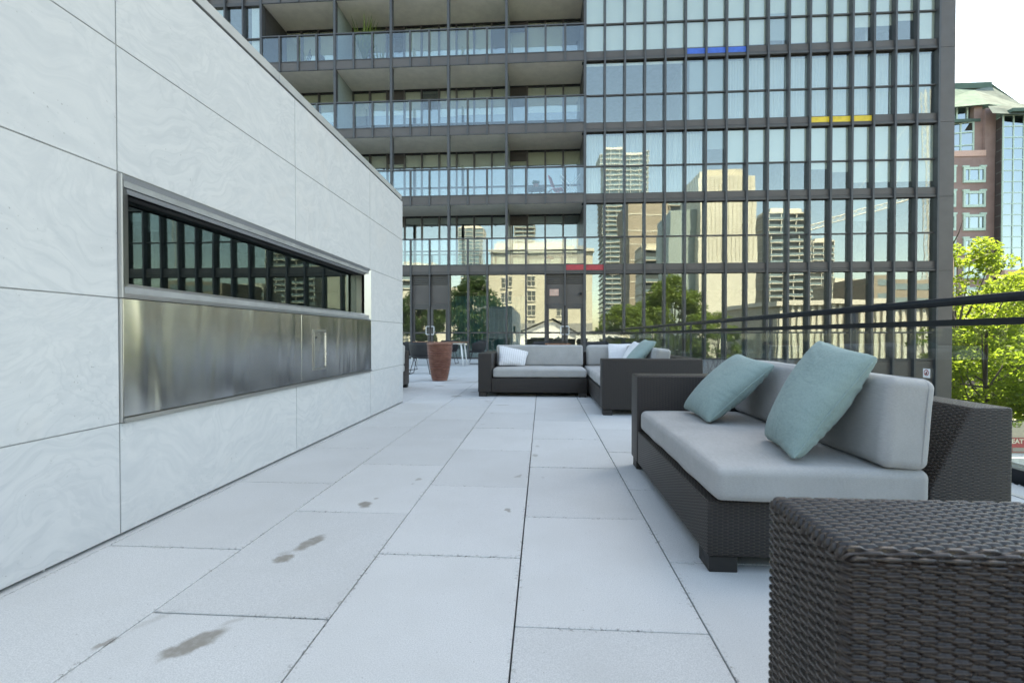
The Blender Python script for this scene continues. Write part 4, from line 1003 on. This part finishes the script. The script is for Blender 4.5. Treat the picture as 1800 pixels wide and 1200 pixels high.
def bwin(x0, x1, y0, y1):
    a, b = P(x0, y1), P(x1, y0); w, h = b.x-a.x, b.z-a.z; c = Vector(((a.x+b.x)/2, YB2, (a.z+b.z)/2))
    f = MB().box(-w/2, w/2, -.22, 0, -h/2, -h/2+.4).box(-w/2, w/2, -.22, 0, h/2-.38, h/2).box(-w/2, -w/2+.28, -.22, 0, -h/2+.4, h/2-.38).box(w/2-.28, w/2, -.22, 0, -h/2+.4, h/2-.38)
    f.box(-w*.22-.07, -w*.22+.07, -.16, 0, -h/2+.4, h/2-.38); f.box(w*.22-.07, w*.22+.07, -.16, 0, -h/2+.4, h/2-.38); f.box(-w/2-.12, -w*.25, -.26, 0, h/2, h/2+.25); f.box(w*.25, w/2+.12, -.26, 0, h/2, h/2+.25)
    o = piece('window', f.mesh('window', M['pale_green']), bb, c)
    link('pane', MB().box(-w/2+.28, w/2-.28, -.08, -.02, -h/2+.4, h/2-.38).mesh('pane', M['far_glass']), o)
for y0, y1 in ((294, 322), (336, 365), (377, 406), (419, 448), (462, 490), (505, 530)):
    bwin(1692, 1731, y0, y1); bwin(1640, 1679, y0, y1)
def bwin2(px): 
    a, b = P(px, 522, YB2-1.4), P(px+22, 499, YB2-1.4)
    f = MB().box(a.x, b.x, YB2-1.60, YB2-1.401, a.z, b.z); o = f.build('window', M['pale_green'], bb)
    MB().box(a.x+.35, b.x-.35, YB2-1.64, YB2-1.605, a.z+.1, b.z-.4).build('pane', M['far_glass'], o)
bwin2(1751); bwin2(1785)

# ================================================================== low shop across the street, its fascia sign cut off by the frame
YS = 40.0
s0 = at(1766, 742, YS); shop = thing('corner_shop', 'low tan shop with a red fascia sign down at the street', 'building', (s0.x+6, YS, -9))
zt_, zs1, zs0, zw = at(1790, 738, YS).z, at(1790, 769, YS).z, at(1790, 794, YS).z, at(1790, 800, YS).z
MB().box(s0.x-6, s0.x+14, YS, YS+10, -9, zt_).build('shop_wall', M['tan'], shop)
MB().box(s0.x-6, s0.x+14, YS-1.6, YS-.02, at(1790, 835, YS).z, at(1790, 796, YS).z).build('awning', M['white_metal'], shop)
sx0 = at(1770, 780, YS).x
fs = MB().box(sx0, sx0+7, YS-.12, YS-.01, zs0, zs1).build('fascia_sign', M['sign_red'], shop)
def text(body, size, pos, mat, parent, name='lettering', rot=(R(90), 0, 0)):
    cu = bpy.data.curves.new(name, 'FONT'); cu.body = body; cu.size = size; cu.extrude = .01; cu.offset = .012
    o = bpy.data.objects.new('tmp', cu); col.objects.link(o); dg = bpy.context.evaluated_depsgraph_get()
    me = bpy.data.meshes.new_from_object(o.evaluated_get(dg)); bpy.data.objects.remove(o); me.materials.clear(); me.materials.append(mat)
    return piece(name, me, parent, pos, rot)
text('(EAT', .50, (sx0+.06, YS-.14, zs0+.72), M['letters'], fs)
MB().box(sx0+.3, sx0+3.0, YS-.14, YS-.125, zs0+.06, zs0+.38).build('dark_script', M['brown_c'], fs)

# ================================================================== things on the balconies
def on_balcony(px, k, dy=.9):
    p = at(px, 300, YF+dy); return Vector((p.x, YF+dy, ZB(k)+BH-.018))
p0 = on_balcony(641, 3, .8)
pp = thing('potted_palm', 'leafy green potted palm on the upper balcony', 'plant', p0)
lb(MB().lathe([(0, 0), (.17, 0), (.22, .36), (.19, .36), (.0, .33)], 24), 'pot', 'terracotta', pp, smooth=True)
fr_ = MB(); rr = random.Random(4)
for i in range(46):
    a = rr.uniform(0, 6.28); l = rr.uniform(.5, 1.0); up_ = rr.uniform(.9, 2.3); d = Vector((math.cos(a), math.sin(a), 0)); n_ = Vector((-d.y, d.x, 0)); pts = []
    for q in range(7):
        f = q/6; c = Vector((0, 0, .33+rr.uniform(0, .02))) + d*l*f*.75 + Vector((0, 0, up_*f-l*.55*f*f)); w = .045*math.sin(math.pi*min(1, f*.95+.06)); pts += [c-n_*w, c+n_*w]
    fr_.add(pts, [(2*q, 2*q+1, 2*q+3, 2*q+2) for q in range(6)])
lb(fr_, 'fronds', 'leaf', pp, smooth=True)
def fold_chair(label, pos, rz, mat, frame):
    t = thing('balcony_chair', label, 'chair', pos, R(rz), 'chairs on the balconies')
    lb(MB().box(-.22, .22, -.22, .2, .40, .435), 'seat', mat, t, bevel=.008)
    bk = MB(); 
    for i in range(4): bk.box(-.2, .2, .2+.04*i, .222+.04*i, .55+.12*i, .62+.12*i)
    lb(bk, 'backrest', mat, t)
    for s in (-.21, .21):
        lb(MB().tube([(s, -.22, 0), (s, .02, .40), (s, .20, .5), (s, .36, 1.0)], .013, 6), 'leg', frame, t, smooth=True)
        lb(MB().tube([(s, .26, 0), (s, -.18, .42)], .013, 6), 'leg', frame, t, smooth=True)
    return t
fold_chair('dark sling chair behind the top balcony glass', on_balcony(572, 3, 1.0), 60, 'slate', 'black_wire')
fold_chair('dark wire chair at the left end of the top balcony', on_balcony(532, 3, .9), -70, 'black_wire', 'black_wire')
fold_chair('red folding chair on the balcony with the drying rack', on_balcony(981, 1, .8), 70, 'red', 'red')
bt_ = thing('balcony_table', 'small dark table behind the balcony glass left of the red chair', 'table', on_balcony(942, 1, .8))
lb(MB().box(-.36, .36, -.3, .3, .43, .46), 'table_top', 'slate', bt_)
for a, b in ((-.3, -.24), (.3, -.24), (-.3, .24), (.3, .24)): lb(MB().tube([(a*.4, b*.4, .43), (a, b, 0)], .014, 6), 'leg', 'black_wire', bt_)
fp_ = thing('flower_pot', 'small terracotta pot with a round plant on the balcony table', 'plant', on_balcony(942, 1, .8)+Vector((0, 0, .461)))
lb(MB().lathe([(0, 0), (.085, 0), (.115, .20), (.10, .20), (0, .18)], 20), 'pot', 'terracotta', fp_, smooth=True)
V, Q = leaf_cloud(np.array([(0, 0, .27), (.05, .03, .30), (-.06, 0, .29)]), [.14, .11, .11], 9000, .03, 4); link('foliage', np_mesh('foliage', V, Q, M['leaf_dark'], False), fp_)
dr = thing('drying_rack', 'white folding drying rack at the right end of the balcony', 'rack', on_balcony(1002, 1, .7))
for y in (-.25, .25):
    lb(MB().tube([(-.42, y, 0), (.38, y, .92)], .011, 6), 'frame_leg', 'white_metal', dr); lb(MB().tube([(.42, y, 0), (-.38, y, .92)], .011, 6), 'frame_leg', 'white_metal', dr)
for s in (-.38, .38):
    lb(MB().tube([(s, -.25, .92), (s, .25, .92)], .009, 6), 'bar', 'white_metal', dr)
dl = thing('bird_feeder', 'small roofed lantern on the lowest balcony', 'lantern', on_balcony(965, 0, .35))
lb(MB().box(-.07, .07, -.07, .07, .0, .30), 'body', 'tan', dl); lb(MB().prism([(-.2, .30), (.2, .30), (0, .42)], 'y', -.12, .12), 'roof', 'wood', dl)

# ================================================================== the city behind the camera (mirrored in the facade)
GC = 'city blocks mirrored in the tower glass'
def box_building(name, label, px0, px1, ytop, Yv, depth, mat, gz=-9.0, group=GC):
    a, b = back(px0, ytop, Yv), back(px1, ytop, Yv); y1 = a.y; z1 = (a.z+b.z)/2
    t = thing(name, label, 'building', ((a.x+b.x)/2, y1, gz), 0, group)
    MB().box(a.x, b.x, y1-depth, y1, gz, z1).build('wall', M[mat], t)
    return t, a.x, b.x, y1, z1
def win_grid(t, xs, zs, y, w, h, mat='win_dark', frame='white_c'):
    mf = MB().box(-w/2-.15, w/2+.15, 0, .18, -h/2-.22, -h/2).box(-w/2-.12, w/2+.12, 0, .1, h/2, h/2+.2).box(-.05, .05, .06, .12, -h/2, h/2).box(-w/2, w/2, .06, .12, -.05, .05).mesh('window', M[frame])
    mp = MB().box(-w/2, w/2, .01, .06, -h/2, h/2).mesh('pane', M[mat])
    for x in xs:
        for z in zs: o = piece('window', mf, t, (x, y, z)); link('pane', mp, o)
# cream hotel straight behind
t, xa, xb, y1, z1 = box_building('cream_building', 'cream rendered block with a column of small windows, mirrored beside the right door', 862, 1040, 436, 99, 20, 'cream')
win_grid(t, [back(936, 500, 99).x, back(895, 500, 99).x, back(985, 500, 99).x], [z1-7+i*-3.05 for i in range(6)], y1, 1.5, 2.0)
MB().box(xa-.4, xb+.4, y1-20, y1+.5, z1-.8, z1-.1).build('cornice', M['cream2'], t)
MB().box(xa+1, xb-3, y1-18, y1-1.5, z1, z1+1.8).build('attic', M['cream2'], t)
MB().box(xa, xb, y1+.01, y1+.25, -3, back(940, 560, 99).z-1).build('plinth', M['podium'], t)
t, xa, xb, y1, z1 = box_building('cream_building', 'cream block mirrored behind the dark trees at the left', 700, 862, 505, 112, 15, 'cream2')
win_grid(t, [xa+2+3.2*i for i in range(6)], [z1-3-3*i for i in range(4)], y1, 1.6, 1.9)
# slab-balcony tower
def balcony_tower(label, px0, px1, ytop, Yv, depth, step, wall, slab, glass, group=GC, edge=1.6, frac=1.0, top=2):
    t, xa, xb, y1, z1 = box_building('apartment_block', label, px0, px1, ytop, Yv, depth, wall, group=group)
    sm = MB().box((xa-xb)/2-edge*.5, (xb-xa)/2+edge*.5, -depth, edge, -.16, .16).mesh('balcony_slab', M[slab])
    gm = MB().box((xa-xb)/2*frac, (xb-xa)/2*frac, 0, .05, .35, step-.35).mesh('window_band', M[glass])
    hm = MB().box((xa-xb)/2-edge*.4, (xb-xa)/2+edge*.4, edge-.12, edge-.02, .17, 1.1).mesh('balustrade', M['win_blue'])
    z = z1-step*.2; i = 0
    while z > -7 and i < 60:
        piece('balcony_slab', sm, t, ((xa+xb)/2, y1, z)); piece('window_band', gm, t, ((xa+xb)/2, y1+.01, z-step)); piece('balustrade', hm, t, ((xa+xb)/2, y1, z-step)); z -= step; i += 1
    MB().box(xa+2, xb-2, y1-depth+2, y1-2, z1, z1+top).build('penthouse', M[slab], t)
    n = max(2, int((xb-xa)/5))
    for q in range(n+1):
        x = xa+(xb-xa)*q/n; MB().box(x-.15, x+.15, y1+.06, y1+edge*.8, -7, z1-.4).build('fin_wall', M[slab], t)
    return t
balcony_tower('tall pale tower with a balcony slab on every floor, mirrored left of centre', 1060, 1138, 268, 300, 25, 3.1, 'win_blue', 'white_c', 'win_blue')
balcony_tower('beige tower with balconies mirrored above the right door', 905, 935, 392, 330, 20, 3.1, 'beige', 'cream2', 'win_dark')
balcony_tower('white tower mirrored left of the beige tower', 805, 845, 398, 360, 20, 3.0, 'white_c', 'white_c', 'win_blue', edge=.5)
balcony_tower('beige block with balconies mirrored at far left of the lowest balcony', 700, 770, 470, 170, 15, 3.0, 'beige', 'cream2', 'win_dark')
# brown and beige stepped block
t, xa, xb, y1, z1 = box_building('stepped_block', 'brown concrete block with stepped balconies, mirrored centre right', 1106, 1172, 352, 190, 20, 'brown_c')
for i in range(7):
    MB().box(xa, xb, y1+.01, y1+.12, z1-6-6.5*i, z1-5.6-6.5*i).build('string_course', M['cream2'], t)
balcony_tower('beige block with long balcony strips, mirrored centre right', 1150, 1222, 346, 200, 15, 3.3, 'brown_c', 'beige', 'win_dark', edge=1.2)
balcony_tower('lower beige block in front of the brown blocks, mirrored centre right', 1128, 1225, 436, 165, 12, 3.6, 'cream2', 'cream', 'win_dark', edge=.6)
# blank slab
t, xa, xb, y1, z1 = box_building('blank_slab_block', 'tall blank pale cream slab block mirrored right of centre', 1228, 1330, 312, 130, 18, 'cream2')
MB().box(xa-7, xa-.02, y1-18, y1-3, -9, z1-8).build('side_wall', M['screen'], t)
for i in range(1, 14): MB().box(xa+(xb-xa)*i/14-.06, xa+(xb-xa)*i/14+.06, y1+.01, y1+.10, z1-22, z1-.3).build('pilaster', M['cream'], t)
MB().box(xa+1, xb-1, y1-16, y1-2, z1, z1+2.2).build('plant_room', M['cream'], t)
balcony_tower('white apartment block with strip balconies, mirrored right of the slab block', 1352, 1420, 372, 210, 18, 3.0, 'beige', 'white_c', 'win_dark', edge=1.0)
balcony_tower('smaller white apartment block mirrored further right', 1425, 1462, 424, 240, 15, 3.0, 'beige', 'white_c', 'win_dark', edge=.6)
balcony_tower('low pale block mirrored behind the ribbed hall', 1462, 1530, 500, 190, 12, 3.2, 'beige', 'cream2', 'win_dark', edge=.5)
# long ribbed hall
t, xa, xb, y1, z1 = box_building('ribbed_hall', 'long low hall with ribbed pale front mirrored along the ground floor', 1365, 1645, 528, 92, 25, 'beige')
rb = MB().box(-.28, .28, 0, .35, -9, z1-1.0).mesh('rib', M['cream2'])
n = 24
for i in range(n): piece('rib', rb, t, (xa+(xb-xa)*(i+.5)/n, y1, 0))
MB().box(xa-.5, xb+.5, y1-25, y1+.8, z1-.9, z1).build('roof_edge', M['white_c'], t)
t, xa, xb, y1, z1 = box_building('grey_block', 'grey office block mirrored behind the ribbed hall', 1540, 1660, 486, 140, 20, 'brown_c')
for i in range(4): MB().box(xa+1, xb-1, y1+.01, y1+.08, z1-3-4*i, z1-1.2-4*i).build('window_band', M['win_blue'], t)
# tower crane
def lattice(m, a, b, s, n):
    a, b = Vector(a), Vector(b); d = (b-a).normalized(); u = d.cross(Vector((0, 1, 0))).normalized()*s; v = Vector((0, s, 0)); c = [u+v, u-v, -u-v, -u+v]
    for q in c: m.tube([a+q, b+q], .16, 5)
    for i in range(n):
        p, r_ = a.lerp(b, i/n), a.lerp(b, (i+1)/n)
        for k in range(4): m.tube([p+c[k], r_+c[(k+1) % 4]], .09, 4)
        m.tube([p+c[0], p+c[1]], .09, 4); m.tube([p+c[2], p+c[3]], .09, 4)
cr = thing('tower_crane', 'white lattice tower crane mirrored in the right end of the glass', 'crane', back(1636, 590, 170)*1.0 - Vector((0, 0, 9.93)))
m0 = back(1636, 600, 170); m1 = back(1634, 158, 170); m = MB(); lattice(m, (m0.x, m0.y, -9), (m1.x, m1.y, m1.z), .9, 34); m.build('mast', M['crane'], cr)
j0, j1 = back(1655, 335, 170), back(1418, 402, 170); m = MB(); lattice(m, j0, j1, .8, 22); m.build('jib', M['crane'], cr)
MB().tube([m1, j0.lerp(j1, .75)], .06, 4).build('pendant', M['crane'], cr); MB().tube([m1, j0.lerp(j1, .4)], .06, 4).build('pendant', M['crane'], cr)
# white party tent and garden wall on the deck behind
a = back(900, 585, 52); b = back(1015, 585, 52); yt = a.y
tn = thing('party_tent', 'white gabled party tent with dark roof edge, mirrored in the right double door', 'tent', ((a.x+b.x)/2, yt, 0))
ze, zp = back(960, 588, 52).z+.2, back(960, 559, 52).z; xm = back(972, 560, 52).x
MB().prism([(a.x+1, 0), (b.x, 0), (b.x, ze), (xm, zp-.35), (a.x+1, ze)], 'y', yt-6, yt).build('canopy', M['white_metal'], tn)
MB().add([(a.x-.2, yt+.4, ze-.3), (xm, yt+.4, zp), (xm, yt-6.4, zp), (a.x-.2, yt-6.4, ze-.3)], [(0, 1, 2, 3)]).build('roof', M['slate'], tn)
MB().add([(xm, yt+.4, zp), (b.x+.6, yt+.4, ze-.3), (b.x+.6, yt-6.4, ze-.3), (xm, yt-6.4, zp)], [(0, 1, 2, 3)]).build('roof', M['slate'], tn)
gw = thing('garden_wall', 'low white wall at the far end of the deck, mirrored in the ground floor', 'wall', (0, -31, 0))
MB().box(-15.5, 3.3, -31.2, -31, 0, 1.5).build('wall', M['white_c'], gw); MB().box(-15.6, 3.4, -31.3, -30.9, 1.5, 1.6).build('cap', M['cream2'], gw)
